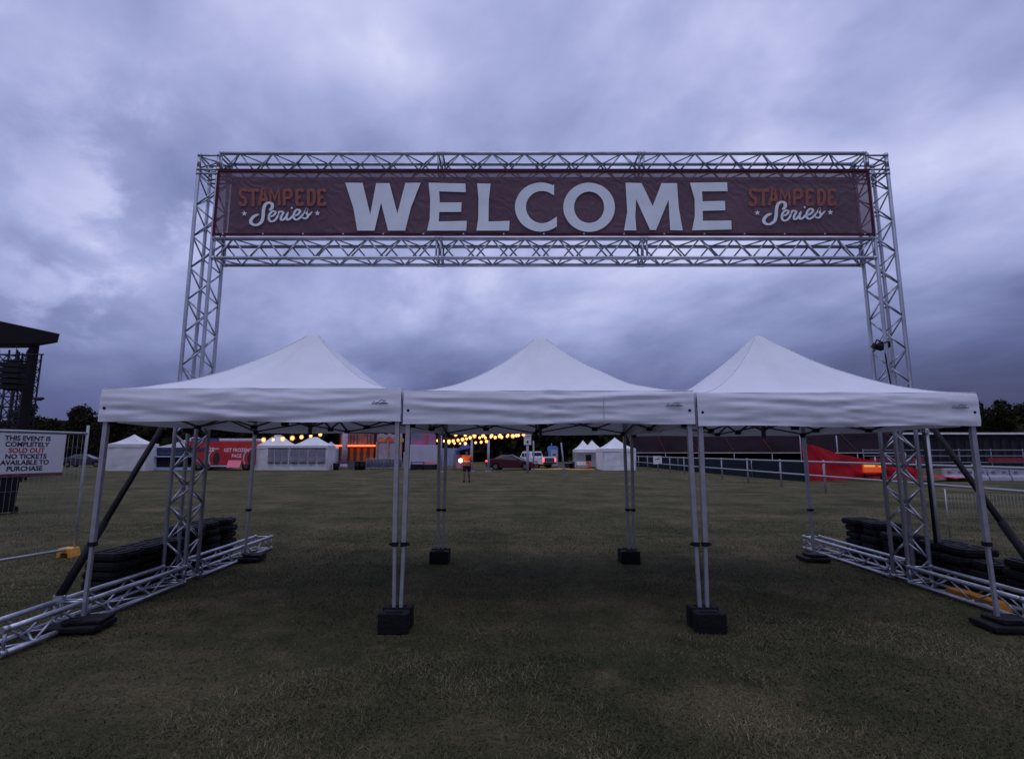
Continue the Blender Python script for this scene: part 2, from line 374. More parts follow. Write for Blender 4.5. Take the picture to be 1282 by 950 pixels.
MB().sheet(lambda u, v: (bl+.2+(br_-bl-.4)*u, BY+.014+bwave(bl+.2+(br_-bl-.4)*u, zb+.02+(zt-zb-.12)*v), zb+.02+(zt-zb-.13)*v), 160, 20).build('lining', mat('banner_lining', (.10, .05, .08), .85, 0, .15, 2, alpha=.93), banner)
hem = MB()
for z in (zt-.02, zb+.02): hem.box(((bl+br_)/2, BY-.012, z), (br_-bl, .006, .04))
for x in (bl+.02, br_-.02): hem.box((x, BY-.0125, (zt+zb)/2), (.04, .005, zt-zb-.082))
hem.build('hem', mat('banner_hem', (.085, .024, .034), .8, 0, .2, 4), banner)
for k in range(17):
    x = bl+.15+(br_-bl-.3)*k/16
    e_ = MB().tube((x, BY-.018, zb+.028), (x, BY-.014, zb+.028), .012, 8); e_.build('eyelet', ALU, banner)
def outline(name, polys, m, dy=.02, off=(0, 0), sc=3.77):
    """flat print on the banner; outlines in photograph pixels projected on the banner's plane"""
    import bmesh
    for poly in polys:
        bm = bmesh.new(); bm.verts.ensure_lookup_table()
        from mathutils.geometry import tessellate_polygon
        pts = [at(off[0]+x/sc, off[1]+y/sc, BY-dy) for x, y in poly]
        tr = tessellate_polygon([pts])
        b = MB(); b.add(pts, tr); b.build(name, m, banner)
o1, o2, o3 = (220, 170), (520, 170), (820, 170)
outline('letter', [[(800, 222), (882, 223), (918, 372), (946, 224), (1009, 224), (1046, 368), (1084, 223), (1156, 222), (1110, 340), (1083, 448), (1002, 448), (969, 316), (938, 448), (857, 448), (838, 340)]], TXT_W, off=o1)
outline('letter', [[(62, 222), (236, 226), (238, 267), (112, 263), (115, 315), (218, 315), (216, 360), (113, 360), (110, 405), (243, 402), (240, 448), (55, 448), (68, 390), (70, 300)],
                   [(292, 225), (355, 227), (347, 300), (345, 405), (445, 402), (442, 448), (288, 448), (297, 390), (298, 300)],
                   [(992, 222), (1068, 224), (1120, 332), (1162, 224), (1235, 224), (1243, 340), (1262, 447), (1203, 446), (1195, 302), (1136, 445), (1108, 445), (1042, 300), (1038, 380), (1043, 447), (985, 447), (1000, 360)]], TXT_W, off=o2)
outline('letter', [[(165, 222), (340, 220), (343, 262), (222, 263), (225, 310), (330, 308), (332, 352), (225, 355), (226, 402), (360, 400), (362, 442), (175, 447), (188, 380), (187, 300)]], TXT_W, off=o3)
def arc(cx_, cy_, rx, ry, a0, a1, n=26): return [(cx_+rx*math.cos(R(a0+(a1-a0)*i/n)), cy_+ry*math.sin(R(a0+(a1-a0)*i/n))) for i in range(n+1)]
outline('letter', [[(655, 228)]+arc(592, 337, 122, 116, -62, -308)+[(668, 440), (668, 382)]+arc(598, 337, 76, 76, 48, 308)[1:-1][::1]+[(655, 282)]], TXT_W, off=o2)
ob_ = MB(); oa = [at(520+x/3.77, 170+y/3.77, BY-.02) for x, y in arc(820, 338, 122, 116, 0, 360, 40)[:-1]]; ib = [at(520+x/3.77, 170+y/3.77, BY-.02) for x, y in arc(820, 338, 71, 74, 0, 360, 40)[:-1]]
ob_.add(oa+ib, [(i, (i+1) % 40, 40+(i+1) % 40, 40+i) for i in range(40)]); ob_.build('letter', TXT_W, banner)
def stroke(pts, w, off, sc, name, dy, m, taper=True):
    # Catmull-Rom smoothed ribbon
    P = [Vector((*p, 0)) for p in pts]; Q = []
    for i in range(len(P)-1):
        p0, p1, p2, p3 = P[max(i-1, 0)], P[i], P[i+1], P[min(i+2, len(P)-1)]
        for k in range(5):
            u = k/5; Q.append(.5*((2*p1)+(p2-p0)*u+(2*p0-5*p1+4*p2-p3)*u*u+(3*p1-p0-3*p2+p3)*u**3))
    Q.append(P[-1]); b = MB(); vs = []; n = len(Q)
    for i, q in enumerate(Q):
        d = (Q[min(i+1, n-1)]-Q[max(i-1, 0)]).normalized(); nn = Vector((-d.y, d.x, 0))
        ww = w*(.62+.5*abs(d.y))*(min(1, .35+i/4, .35+(n-1-i)/4) if taper else 1)
        for s_ in (-1, 1): r_ = q+nn*ww*s_*.5; vs.append(at(off[0]+r_.x/sc, off[1]+r_.y/sc, BY-dy))
    b.add(vs, [(2*i, 2*i+1, 2*i+3, 2*i+2) for i in range(n-1)]); return b.build(name, m, banner)
def stampede(off, sc, dx):
    # STAMPEDE: blocky condensed capitals with small slab serifs
    H0, H1 = 165, 345
    glyph = {'S': [[(1, .16), (.75, .02), (.2, .04), (.05, .26), (.3, .45), (.8, .58), (.95, .8), (.7, .97), (.2, .97), (0, .82)]],
             'T': [[(0, .07), (1, .07)], [(.5, .05), (.5, 1)], [(.3, .97), (.7, .97)], [(0, .02), (0, .2)], [(1, .02), (1, .2)]],
             'A': [[(.02, 1), (.42, .03), (.58, .03), (.98, 1)], [(.22, .66), (.78, .66)]],
             'M': [[(.04, 1), (.1, .03), (.5, .6), (.9, .03), (.96, 1)]],
             'P': [[(.15, 1), (.15, .03)], [(.15, .06), (.75, .06), (.95, .2), (.95, .4), (.75, .54), (.15, .54)]],
             'E': [[(.15, .02), (.15, .98)], [(.1, .06), (.95, .06)], [(.15, .5), (.75, .5)], [(.1, .95), (.98, .95)], [(.95, .02), (.95, .2)], [(.97, .8), (.97, 1)]],
             'D': [[(.15, .02), (.15, .98)], [(.05, .06), (.65, .06), (.95, .25), (.95, .75), (.65, .95), (.05, .95)]]}
    x0s = [150, 245, 345, 455, 585, 715, 830, 935]; x1s = [235, 345, 450, 570, 690, 800, 920, 1025]
    for ch, a, b_ in zip('STAMPEDE', x0s, x1s):
        mb = MB()
        for ln in glyph[ch]:
            pts = [Vector((a+8+(b_-a-16)*u+dx, H0+8+(H1-H0-16)*v, 0)) for u, v in ln]; n = len(pts); vs = []
            for i, q in enumerate(pts):
                d1 = (pts[min(i+1, n-1)]-q); d0 = (q-pts[max(i-1, 0)]); d = (d1.normalized()+d0.normalized()).normalized(); nn = Vector((-d.y, d.x, 0))
                cs = max(.55, (d.dot((d1 if d1.length > 0 else d0).normalized())))
                for s_ in (-1, 1):
                    r_ = q+nn*s_*15/cs; vs.append(at(off[0]+r_.x/sc, off[1]+r_.y/sc, BY-.018-.0006*len(mb.f)/8))
            mb.add(vs, [(2*i, 2*i+1, 2*i+3, 2*i+2) for i in range(n-1)])
        mb.build('letter', TXT_O, banner)
def series(off, sc, dx, dy_):
    T = [[(352, 428), (305, 448), (272, 490), (285, 525), (330, 535), (378, 505), (395, 450), (400, 385), (415, 335), (450, 312), (485, 325), (484, 365), (455, 388)],
         [(458, 455), (500, 438), (520, 408), (492, 396), (460, 430), (455, 478), (480, 500), (520, 480), (552, 425)],
         [(548, 425), (562, 400), (597, 410), (578, 450), (576, 482), (602, 480), (632, 440)],
         [(648, 405), (630, 450), (638, 482), (668, 470), (700, 432)], [(676, 372), (690, 356)],
         [(702, 448), (745, 428), (766, 396), (738, 380), (708, 412), (702, 458), (726, 482), (766, 462), (806, 415)],
         [(800, 425), (838, 372), (828, 405), (846, 442), (822, 470), (785, 462)], [(838, 455), (888, 402)]]
    for i, q in enumerate(T): stroke([(x+dx, y+dy_) for x, y in q], 30 if i == 0 else 22, off, sc, 'script_stroke', .026+.0009*i, TXT_W)
    for cx_, cy_ in ((207, 420), (940, 416)):
        pts = []
        for k in range(10):
            rr = 30 if k % 2 == 0 else 12; a_ = R(-90+36*k); pts.append((cx_+dx+rr*math.cos(a_), cy_+dy_+rr*math.sin(a_)))
        outline('star', [pts], TXT_W, .022, off, sc)
stampede((280, 215), 8.01, 0); series((280, 215), 8.01, 0, 0)
stampede((920, 215), 8.01, -10); series((920, 215), 8.01, 18, -8)

# stage floodlights clamped in the right tower
fl = thing('floodlight', 'pair of black floodlight heads clamped to the right truss tower', 'floodlight', (5.0, GY-.05, 3.1))
b = MB(); b.box((4.93, GY-.07, 3.08), (.12, .08, .07), rot=Euler((.5, .35, 0)).to_matrix()); b.build('lamp_head', BLKP, fl, .01)
b = MB(); b.box((5.12, GY+.06, 3.13), (.13, .09, .09), rot=Euler((.5, -.4, 0)).to_matrix()); b.build('lamp_head', BLKP, fl, .01)
b = MB(); b.path([(4.90, GY-.07, 3.11), (4.94, GY-.06, 3.18), (4.99, GY-.06, 3.16), (5.03, GY-.03, 3.14), (5.11, GY-.03, 3.16)], .009); b.build('yoke', BLKP, fl)
b = MB(); b.path([(5.1, GY+.03, 3.1), (5.06, GY-.032, 2.9), (5.085, GY-.034, 2.6), (5.075, GY-.034, 2.2)], .009); b.build('cable', BLKP, fl)
fl2 = thing('floodlight', 'small black floodlight hanging in the left truss tower under the marquee edge', 'floodlight', (GX0+.14, GY+.14, 2.05))
b = MB(); b.box((GX0+.14, GY+.12, 2.0), (.16, .12, .14), rot=Euler((.6, .3, 0)).to_matrix()); b.build('lamp_head', BLKP, fl2, .01)
b = MB(); b.path([(GX0+.05, GY+.12, 2.02), (GX0+.05, GY+.12, 2.13), (GX0+.23, GY+.12, 2.13), (GX0+.23, GY+.12, 2.02)], .01); b.build('yoke', BLKP, fl2)

# short steel posts standing by the right tower
po = thing('scaffold_post', 'pair of upright steel posts standing just outside the right tower', 'post', (5.62, GY, 0))
MB().tube((5.545, GY+.03, .0), (5.545, GY+.03, 2.12), .026, 12).build('post', GALV, po)
MB().tube((5.485, GY, .0), (5.485, GY, 2.14), .019, 10).build('post', BLKT, po)
MB().box((5.515, GY+.015, 1.95), (.09, .06, .04)).build('clamp', GALV, po)
MB().box((5.515, GY+.015, .012), (.2, .2, .02)).build('base_plate', GALV, po)

# ------------------------------------------------------------------ marquees
def marquee(cx_, half, ze, zp, y0, y1, label, seed, seam=None, hem_drop=.0):
    cy_ = (y0+y1)/2; hy = (y1-y0)/2
    t_ = thing('pop_up_marquee', label, 'marquee', (cx_, cy_, 0), 'white pop up marquees under the gate')
    def roof_pt(x, y):
        r = max(abs(x), abs(y)); q = min(abs(x), abs(y))/(r+1e-6)
        k = 1-(1-r)**1.72
        z = zp-(zp-ze)*k
        z -= .05*math.sin(math.pi*min(1, r))*(1-q)*(1-r*.3)                       # panels sag between the hips
        z += .014*noise.noise(Vector((x*2.5+seed, y*2.5, 0)))*(1-r)*r*4 + .012*noise.noise(Vector((x*7+seed, y*7, 3)))*r*(1-r)*2
        z += .010*noise.noise(Vector((math.atan2(y, x)*7+seed, r*1.2, 5)))*r*(1-r)*4
        if r < .05: z -= .03*(1-r/.05)**2
        return (cx_+x*half, cy_+y*hy, z)
    rm = MB()
    for sd_ in range(4):
        def pf(u, v, sd_=sd_):
            e = u*2-1; r = max(.001, v)
            return roof_pt(*{0: (e*r, -r), 1: (r, e*r), 2: (-e*r, r), 3: (-r, -e*r)}[sd_])
        rm.sheet(pf, 40, 40)
    rm.build('roof', CANV, t_)
    MB().tube((cx_, cy_, zp-.07), (cx_, cy_, zp-.25), .04, 12).build('peak_cap', ALU_D, t_)
    H = .335
    def val(side):
        def fn(u, v):
            s_ = u*2-1; edge = 1-s_*s_
            z = ze-.002-H*v+(0 if v == 0 else hem_drop*.0)-.010*v*edge*math.sin(u*9+seed)+.012*math.exp(-(s_*9)**2)*(1-v)
            ln = noise.noise(Vector((s_*1.5+seed*3+v*.8, v*5.5+abs(s_)*1.2, side*7)))*.026+noise.noise(Vector((s_*3.2+seed-v*1.3, v*11-abs(s_)*2, side)))*.012
            ln += .012*noise.noise(Vector((s_*8+seed, v*13, side*3)))*math.exp(-(s_*2.6)**2)
            ln *= (.25+.75*min(1, edge*3))*min(1, v*6+.15)
            bulge = .014*math.sin(math.pi*v)*edge
            d = ln+bulge+.016*(1-math.exp(-v*9)); z -= .004*math.sin(u*23+seed)*(1-v)
            if side == 0: return (cx_+s_*half, y0-d, z)
            if side == 1: return (cx_+half+d*.3, cy_+s_*hy, z)
            if side == 2: return (cx_-s_*half, y1+d, z)
            return (cx_-half-d*.3, cy_-s_*hy, z)
        return fn
    for sd_ in range(4):
        MB().sheet(val(sd_), 110 if sd_ == 0 else 50, 16 if sd_ == 0 else 8).build('valance', CANV, t_)
    hm = MB(); 
    for (gx_, gz_) in ((cx_-half+.05, ze-.2), (cx_+half-.05, ze-.2)):
        MB().tube((gx_, y0-.012, gz_), (gx_, y0-.018, gz_), .014, 10).build('grommet', BLKP, t_)
    for sx, sy in ((-1, -1), (1, -1)):
        sm__ = MB()
        for k in range(2, 40): sm__.tube(Vector(roof_pt(sx*k/40, sy*k/40))+Vector((0, 0, .003)), Vector(roof_pt(sx*(k+1)/40, sy*(k+1)/40))+Vector((0, 0, .003)), .004, 4)
        sm__.build('hip_seam', CANV, t_)
    # unreadable printed squiggle of the maker near the right end
    for i, pts in enumerate([[(a*.8, c*.7) for a, c in q] for q in ([(0, 0), (.03, .03), (.05, 0), (.08, .02), (.1, 0), (.14, .012), (.19, .004)], [(.09, .03), (.13, .045), (.16, .03), (.18, .045)], [(0, -.004), (.21, -.002)])]):
        b = MB(); x0 = cx_+half-.29; z0 = ze-.155
        vs = []
        for (a, c) in pts: vs += [(x0+a, y0-.034-.001*i, z0+c-.004), (x0+a, y0-.034-.001*i, z0+c+.005)]
        b.add(vs, [(2*k, 2*k+2, 2*k+3, 2*k+1) for k in range(len(pts)-1)]); b.build('logo_print', mat('logo_ink', (.16, .17, .21), .7), t_)
    if seam: MB().box((seam, y0-.036, ze-.2), (.006, .004, .26)).build('seam', mat('canvas_seam', (.45, .45, .5), .8), t_)
    # frame
    lx = half-.045; ly = hy-.05
    for sx in (-1, 1):
        for sy in (-1, 1):
            x, y = cx_+sx*lx, cy_+sy*ly
            lean = .012*sx
            lg = MB().sqtube((x+lean, y, .78), (x, y, ze-.05), .046).build('leg', LEGM, t_, .004)
            MB().sqtube((x+lean*2.2, y, .03), (x+lean, y, .80), .034).build('lower_leg', LEGM, lg, .003)
            b = MB().box((x+lean, y, .78), (.062, .062, .04)); b.box((x+lean-.042*sx*(1 if sy < 0 else -1), y-.01, .78), (.03, .02, .022)); b.build('clamp', BLKP, lg, .004)
            MB().box((x+lean*2.2, y, .016), (.11, .11, .012)).build('foot_plate', ALU, lg)
            b = MB().box((x, y, ze-.09), (.075, .075, .10)); b.box((x-sx*.035, y-sy*.035, ze-.33), (.055, .055, .07)); b.build('corner_bracket', BLKP, lg, .006)
    za, zb_ = ze-.06, ze-.315
    def scissors(P0, P1, name='scissor_bar'):
        P0, P1 = Vector(P0), Vector(P1); n = 2
        for k in range(n):
            a, c = P0.lerp(P1, k/n), P0.lerp(P1, (k+1)/n)
            for z_a, z_c, off in ((za, zb_, .012), (zb_, za, -.012)):
                nn = (c-a).normalized().cross(Vector((0, 0, 1)))*off; mid = (a+c)/2
                # bars bow slightly where they load the joint
                pts = [Vector((*(a+nn).xy, z_a)), Vector((*(mid+nn).xy, (z_a+z_c)/2)), Vector((*(c+nn).xy, z_c))]
                mb = MB().sqtube(pts[0], pts[2], .022); mb.build(name, ALU_D, t_)
            for q, zz_ in ((c, zb_), (c, za)):
                if k == 0: MB().box((q.x, q.y, zz_), (.075, .05, .05)).build('joint', BLKP, t_, .005)
    c4 = [(cx_-lx, cy_-ly, 0), (cx_+lx, cy_-ly, 0), (cx_+lx, cy_+ly, 0), (cx_-lx, cy_+ly, 0)]
    for i in range(4): scissors(c4[i], c4[(i+1) % 4])
    for q in ((cx_, cy_-ly, 0), (cx_, cy_+ly, 0), (cx_-lx, cy_, 0), (cx_+lx, cy_, 0)): scissors(q, (cx_, cy_, 0))
    MB().sqtube((cx_, cy_, ze-.42), (cx_, cy_, zp-.1), .04).build('centre_pole', ALU_D, t_)
    return t_
Y0, Y1 = 5.235, 8.40
MQ = [(-2.640, 1.520, 2.315, 3.28, 'leftmost of the three white pop up marquees, its left leg by the ticket sign', 1.3, None),
      (.372, 1.468, 2.290, 3.24, 'middle of the three white pop up marquees under the gate', 5.1, .92),
      (3.288, 1.420, 2.270, 3.25, 'rightmost of the three white pop up marquees, nearest the rail fence', 9.7, None)]
for cx_, hf, ze, zp, lb, sd_, sm_ in MQ: marquee(cx_, hf, ze, zp, Y0, Y1, lb, sd_, sm_)

# leg weights ---------------------------------------------------------------------
def tall_weight(x, y, w, label):
    t_ = thing('leg_weight', label, 'weight', (x, y, 0), 'black block weights on the shared marquee legs')
    for sy, h in ((-1, .185), (1, .195)):
        cyy = y+sy*.088
        b = MB().box((x, cyy, h/2), (w, .125, h)); b.build('block', BLKB, t_, .012)
        MB().box((x, cyy, h/2-.02), (w+.010, .132, .012)).build('joint_line', BLKP, t_)
        hd = MB(); hd.box((x, cyy, h+.004), (w*.55, .035, .012)); hd.build('handle', BLKP, t_, .003)
    MB().box((x, y, .09), (w*.8, .05, .18)).build('bridge', BLKB, t_)
tall_weight(-1.108, 5.235, .285, 'black block weight clamping the front legs between left and middle marquees')
tall_weight(1.855, 5.235, .285, 'black block weight clamping the front legs between middle and right marquees')
tall_weight(-1.108, 8.30, .29, 'black block weight clamping the rear legs between left and middle marquees')
tall_weight(1.80, 8.30, .29, 'black block weight clamping the rear legs between middle and right marquees')
def flat_weight(x, y, w, label, rz=0):
    t_ = thing('flat_weight', label, 'weight', (x, y, 0), 'flat black weights on the outer marquee legs')
    MB().box((x, y, .045), (w, .34, .055), rz).build('slab', BLKB, t_, .014)
    MB().box((x+.05, y+.03, .092), (w*.72, .26, .035), rz+.1).build('slab', BLKB, t_, .01)
    MB().box((x-.02, y-.08, .113), (w*.35, .04, .012), rz).build('handle', BLKP, t_, .003)
flat_weight(-4.10, 5.21, .46, 'flat black weight at the front left leg of the leftmost marquee', .1)
flat_weight(-4.06, 8.36, .36, 'flat black weight at the rear left leg of the leftmost marquee')
flat_weight(4.70, 5.21, .44, 'flat black weight at the front right leg of the rightmost marquee', -.1)
flat_weight(4.67, 8.36, .36, 'flat black weight at the rear right leg of the rightmost marquee')

# ballast blocks stacked outside the outriggers -------------------------------------
def ballast_proto():
    t_ = thing('ballast_block', 'x', 'ballast block'); L, Wd, H_ = .44, .37, .105
    b = MB(); out = [(-L/2, -Wd/2+.05), (-L/2+.05, -Wd/2), (L/2-.05, -Wd/2), (L/2, -Wd/2+.05), (L/2, Wd/2-.05), (L/2-.05, Wd/2), (-L/2+.05, Wd/2), (-L/2, Wd/2-.05)]
    b.prism(out, 'z', .006, H_-.014); b.build('body', BLKB, t_, .012)
    lip = MB(); lip.prism([(x*1.03, y*1.04) for x, y in out], 'z', H_*.38, H_*.62); lip.build('rim', BLKB, t_, .006)
    top = MB()
    for x in (-.13, 0, .13): top.box((x, 0, H_-.010), (.07, Wd*.66, .010))
    top.build('rib', BLKB, t_, .002)
    MB().box((L/2+.005, 0, H_*.5), (.025, .14, .03)).build('handle', BLKP, t_, .004)
    return t_
proto = ballast_proto(); first = True
def stack(x, y, n, side, where, rz0):
    global first
    words = ['bottom', 'second', 'third', 'fourth', 'fifth', 'sixth']
    for k in range(n):
        o = proto if first else copy_tree(proto); first = False
        place(o, (x+random.uniform(-.035, .035), y+random.uniform(-.01, .01), k*.105), rz0+R(random.uniform(-8, 8)))
        pos = 'top' if k == n-1 else words[k]
        tag(o, '%s black ballast block in the stack %s %s tower' % (pos, where, side), 'ballast block', 'black ballast blocks weighing down the gate')
for sgn, side, xb in ((-1, 'left', GX0-.25), (1, 'right', GX1+.27)):
    ys_l = ((6.42, 5), (6.83, 5), (7.24, 5), (7.72, 6), (8.17, 6), (8.62, 6)) if sgn < 0 else ((5.42, 4), (5.83, 5), (6.26, 4), (6.66, 5), (7.06, 5), (7.72, 5), (8.17, 6), (8.62, 6))
    names = ['nearest the camera, before the', 'second from the near end by the', 'beside the foot of the', 'just behind the', 'second farthest behind the', 'farthest behind the'] if sgn < 0 else \
            ['nearest the camera, before the', 'second from the near end before the', 'third from the near end before the', 'fourth from the near end before the', 'beside the foot of the', 'just behind the', 'second farthest behind the', 'farthest behind the']
    for (y, n), where in zip(ys_l, names):
        stack(xb, y, n, side, where, 0)
OCH = mat('ochre_plastic', (.36, .15, .02), .6, 0, .3, 12)
yb = thing('yellow_fence_foot', 'orange yellow plastic foot lying beneath the right outrigger truss', 'fence foot', (5.24, 6.2, 0))
b = MB(); b.prism([(5.75, .0), (5.82, .09), (6.45, .09), (6.52, .0)], 'x', 5.16, 5.30); b.build('foot', OCH, yb, .012)

# ------------------------------------------------------------------ temporary fence panel with the ticket sign, at the left
FA, FB = Vector((-7.12, 8.75, 0)), Vector((-7.80, 6.35, 0)); fd = (FB-FA); FL = fd.length; fd.normalize(); fn_ = Vector((fd.y, -fd.x, 0))
if fn_.dot(-FA) < 0: fn_ = -fn_
tf = thing('temporary_fence_panel', 'galvanised mesh fence panel carrying the white ticket sign at far left', 'fence panel', FA)
for p, q in (((0, .05), (0, 2.12)), ((FL, .05), (FL, 2.12)), ((0, 1.985), (FL, 1.985)), ((0, .13), (FL, .13))):
    bar('frame_tube', FA+fd*p[0]+Vector((0, 0, p[1])), FA+fd*q[0]+Vector((0, 0, q[1])), .021, GALV, tf, 10)
for k in range(1, int(FL/.07)):
    bar('wire', FA+fd*(k*.07)+Vector((0, 0, .13)), FA+fd*(k*.07)+Vector((0, 0, 1.985)), .0016, GALV, tf, 4)
for z in (.5, .8, 1.1, 1.4, 1.75):
    bar('wire', FA+Vector((0, 0, z))+fn_*.004, FA+fd*FL+Vector((0, 0, z))+fn_*.004, .0016, GALV, tf, 4)
ff = thing('yellow_fence_foot', 'bright yellow plastic block foot under the left fence panel post', 'fence foot', FA)
b = MB(); prof = [(-.13, .0), (-.10, .15), (.10, .15), (.13, 0), (.06, 0), (.05, .07), (-.05, .07), (-.06, 0)]
b.prism([(u+FA.x-.05, v) for u, v in prof], 'y', FA.y-.14, FA.y+.05); b.build('foot', YEL, ff, .01)
def on_fence(s, z, d): return FA+fd*s+fn_*d+Vector((0, 0, z))
sg = thing('ticket_sign', 'white board reading THIS EVENT IS COMPLETELY SOLD OUT on the left fence', 'sign', on_fence(1.1, 0, .03))
s0, s1, z0, z1 = .34, 1.62, 1.36, 1.955
b = MB(); cs = [on_fence(s, z, d) for d in (.026, .032) for s, z in ((s0, z0), (s1, z0), (s1, z1), (s0, z1))]
b.add(cs, [(0, 1, 2, 3), (7, 6, 5, 4), (0, 4, 5, 1), (1, 5, 6, 2), (2, 6, 7, 3), (3, 7, 4, 0)]); b.build('board', mat('sign_board', (.60, .59, .62), .6, 0, .06, 3), sg)
INK = mat('black_ink', (.03, .03, .05), .7); REDI = mat('red_ink', (.45, .04, .03), .7)
for i, (s_, m_) in enumerate((('THIS EVENT IS', INK), ('COMPLETELY', INK), ('SOLD OUT', REDI), ('NO TICKETS', INK), ('AVAILABLE TO', INK), ('PURCHASE', INK))):
    text_mesh(s_, .097, m_, 'lettering', sg, on_fence(.86, z1-.105-i*.090, .0345), -fd, (0, 0, 1), .0028, .98)
b = MB(); b.add([on_fence(s, z, d) for d in (.033, .036) for s, z in ((s0, z0-.05), (s1, z0-.05), (s1, z0-.002), (s0, z0-.002))], [(0, 1, 2, 3), (7, 6, 5, 4), (0, 4, 5, 1), (1, 5, 6, 2), (2, 6, 7, 3), (3, 7, 4, 0)])
b.build('lower_strip', mat('strip_navy', (.03, .03, .07), .7, 0, .3, 30, col2=(.25, .08, .05)), sg)

wm = thing('wire_mesh_fence', 'low thin wire mesh fence running off the right edge behind the tower', 'fence', (9.2, 10.6, 0))
for k in range(60): bar('wire', (8.7+k*.07, 10.6, .0), (8.7+k*.07, 10.6, .85), .0012, GALV, wm, 4)
for z in (.1, .25, .4, .55, .7, .85): bar('wire', (8.7, 10.595, z), (12.83, 10.595, z), .0012, GALV, wm, 4)
for x in (8.68, 10.75, 12.85): bar('stake', (x, 10.62, 0), (x, 10.62, .95), .012, GALV, wm)

# ------------------------------------------------------------------ stage at far left
SY = 30.0
st = thing('concert_stage', 'dark concert stage roof on lattice towers at the far left', 'stage', (gx(20, SY), SY, 0))
DS = mat('stage_dark', (.008, .006, .009), .7, .1, .3, 2); TRD = mat('stage_truss', (.02, .02, .03), .5, .3, .2, 5)
a, b2 = at(-140, 372, SY), at(75, 418, SY); c1 = at(72, 429, SY)
b = MB()
for yo in (0,):
    vs = [a, b2, c1, Vector((a.x, SY, c1.z-.1))]; vs2 = [v+Vector((-7.5, 6, .9)) for v in vs]
    b.add(vs+vs2, [(0, 1, 2, 3), (7, 6, 5, 4), (0, 4, 5, 1), (1, 5, 6, 2), (2, 6, 7, 3), (3, 7, 4, 0)])
b.build('roof', DS, st)
def lattice(x, y, z0_, z1_, w, parent, name):
    b = MB(); cs = [(x, y), (x+w, y), (x+w, y+w), (x, y+w)]
    for (u, v) in cs: b.tube((u, v, z0_), (u, v, z1_), .05, 6)
    n = int((z1_-z0_)/w)
    for i in range(4):
        (u, v), (s, t_) = cs[i], cs[(i+1) % 4]
        for k in range(n):
            za_, zb2 = z0_+k*w, z0_+(k+1)*w
            if k % 2: (u, v), (s, t_) = (s, t_), (u, v)
            b.tube((u, v, za_), (s, t_, zb2), .028, 5); b.tube((u, v, zb2), (s, t_, zb2), .028, 5)
    return b.build(name, TRD, parent)
for px in (-6, 18): lattice(gx(px, SY)-.95, SY+.3, 0, 7.7, .62, st, 'tower')
lattice(gx(30, SY)-2.6, SY+1.8, 0, 7.8, .62, st, 'tower')
MB().box((gx(16, SY), SY+.4, 4.0), (.34, .34, 8.0)).build('column', DS, st)
b = MB()
for k in range(5):
    x = gx(-90, SY)+k*.8; b.tube((x, SY-.1, 7.75), (x+.8, SY-.1, 7.3 if k % 2 else 7.75), .03, 5)
b.tube((gx(-90, SY), SY-.1, 7.3), (gx(40, SY), SY-.1, 7.35), .04, 6); b.build('roof_truss', TRD, st)
MB().box((gx(-60, SY)-7, SY+4, .8), (9, 8, 1.6)).build('deck', DS, st)
MB().box((gx(-200, SY)-6, SY+7, 4), (9, .2, 6)).build('back_cloth', DARK, st)
sa = thing('speaker_array', 'black hanging speaker array beneath the stage roof at far left', 'speaker', (gx(14, SY-1), SY-1, 5))
SX_ = gx(2, SY-1)
for k in range(5):
    zc = 6.55-k*.31; MB().box((SX_-.03*k, SY-1+.03*k*k*.4, zc), (1.15-.03*k, .6, .27), rot=Euler((R(-2*k), R(2), 0)).to_matrix()).build('speaker_cabinet', BLKP, sa, .02)
MB().box((SX_, SY-1, 6.8), (1.0, .4, .10)).build('bumper', BLKP, sa)
b = MB(); b.tube((SX_, SY-1, 6.85), (SX_, SY-1, 7.7), .02, 5); b.build('chain', BLKP, sa)
fp = thing('floodlight_pole', 'thin mast with two small floodlights right of the stage towers', 'light pole', (gx(36, 34), 34, 0))
p = Vector((gx(30, 34), 34, at(40, 498, 34).z)); MB().tube((p.x, 34, 0), p, .05, 6, .035).build('mast', TRD, fp)
b = MB().tube(p+Vector((-.55, 0, 0)), p+Vector((.6, 0, -.05)), .03, 5); b.build('cross_arm', TRD, fp)
for dx in (-.45, .55): MB().box(p+Vector((dx, -.05, -.08)), (.42, .3, .14), rot=Euler((.5, 0, 0)).to_matrix()).build('lamp_head', BLKP, fp, .02)
bn = thing('wheelie_bin', 'dark wheelie bin standing behind the ticket sign', 'bin', (gx(6, 14), 14, 0))
x = gx(6, 14.5)
b = MB(); b.prism([(x-.22, .06), (x+.22, .06), (x+.28, .95), (x-.28, .95)], 'y', 14.2, 14.75); b.build('body', BLKP, bn, .03)
MB().box((x, 14.45, 1.0), (.62, .64, .06)).build('lid', BLKP, bn, .02)
for s_ in (-1, 1): MB().tube((x+s_*.2, 14.72, .1), (x+s_*.26, 14.72, .1), .1, 12).build('wheel', RUB, bn)

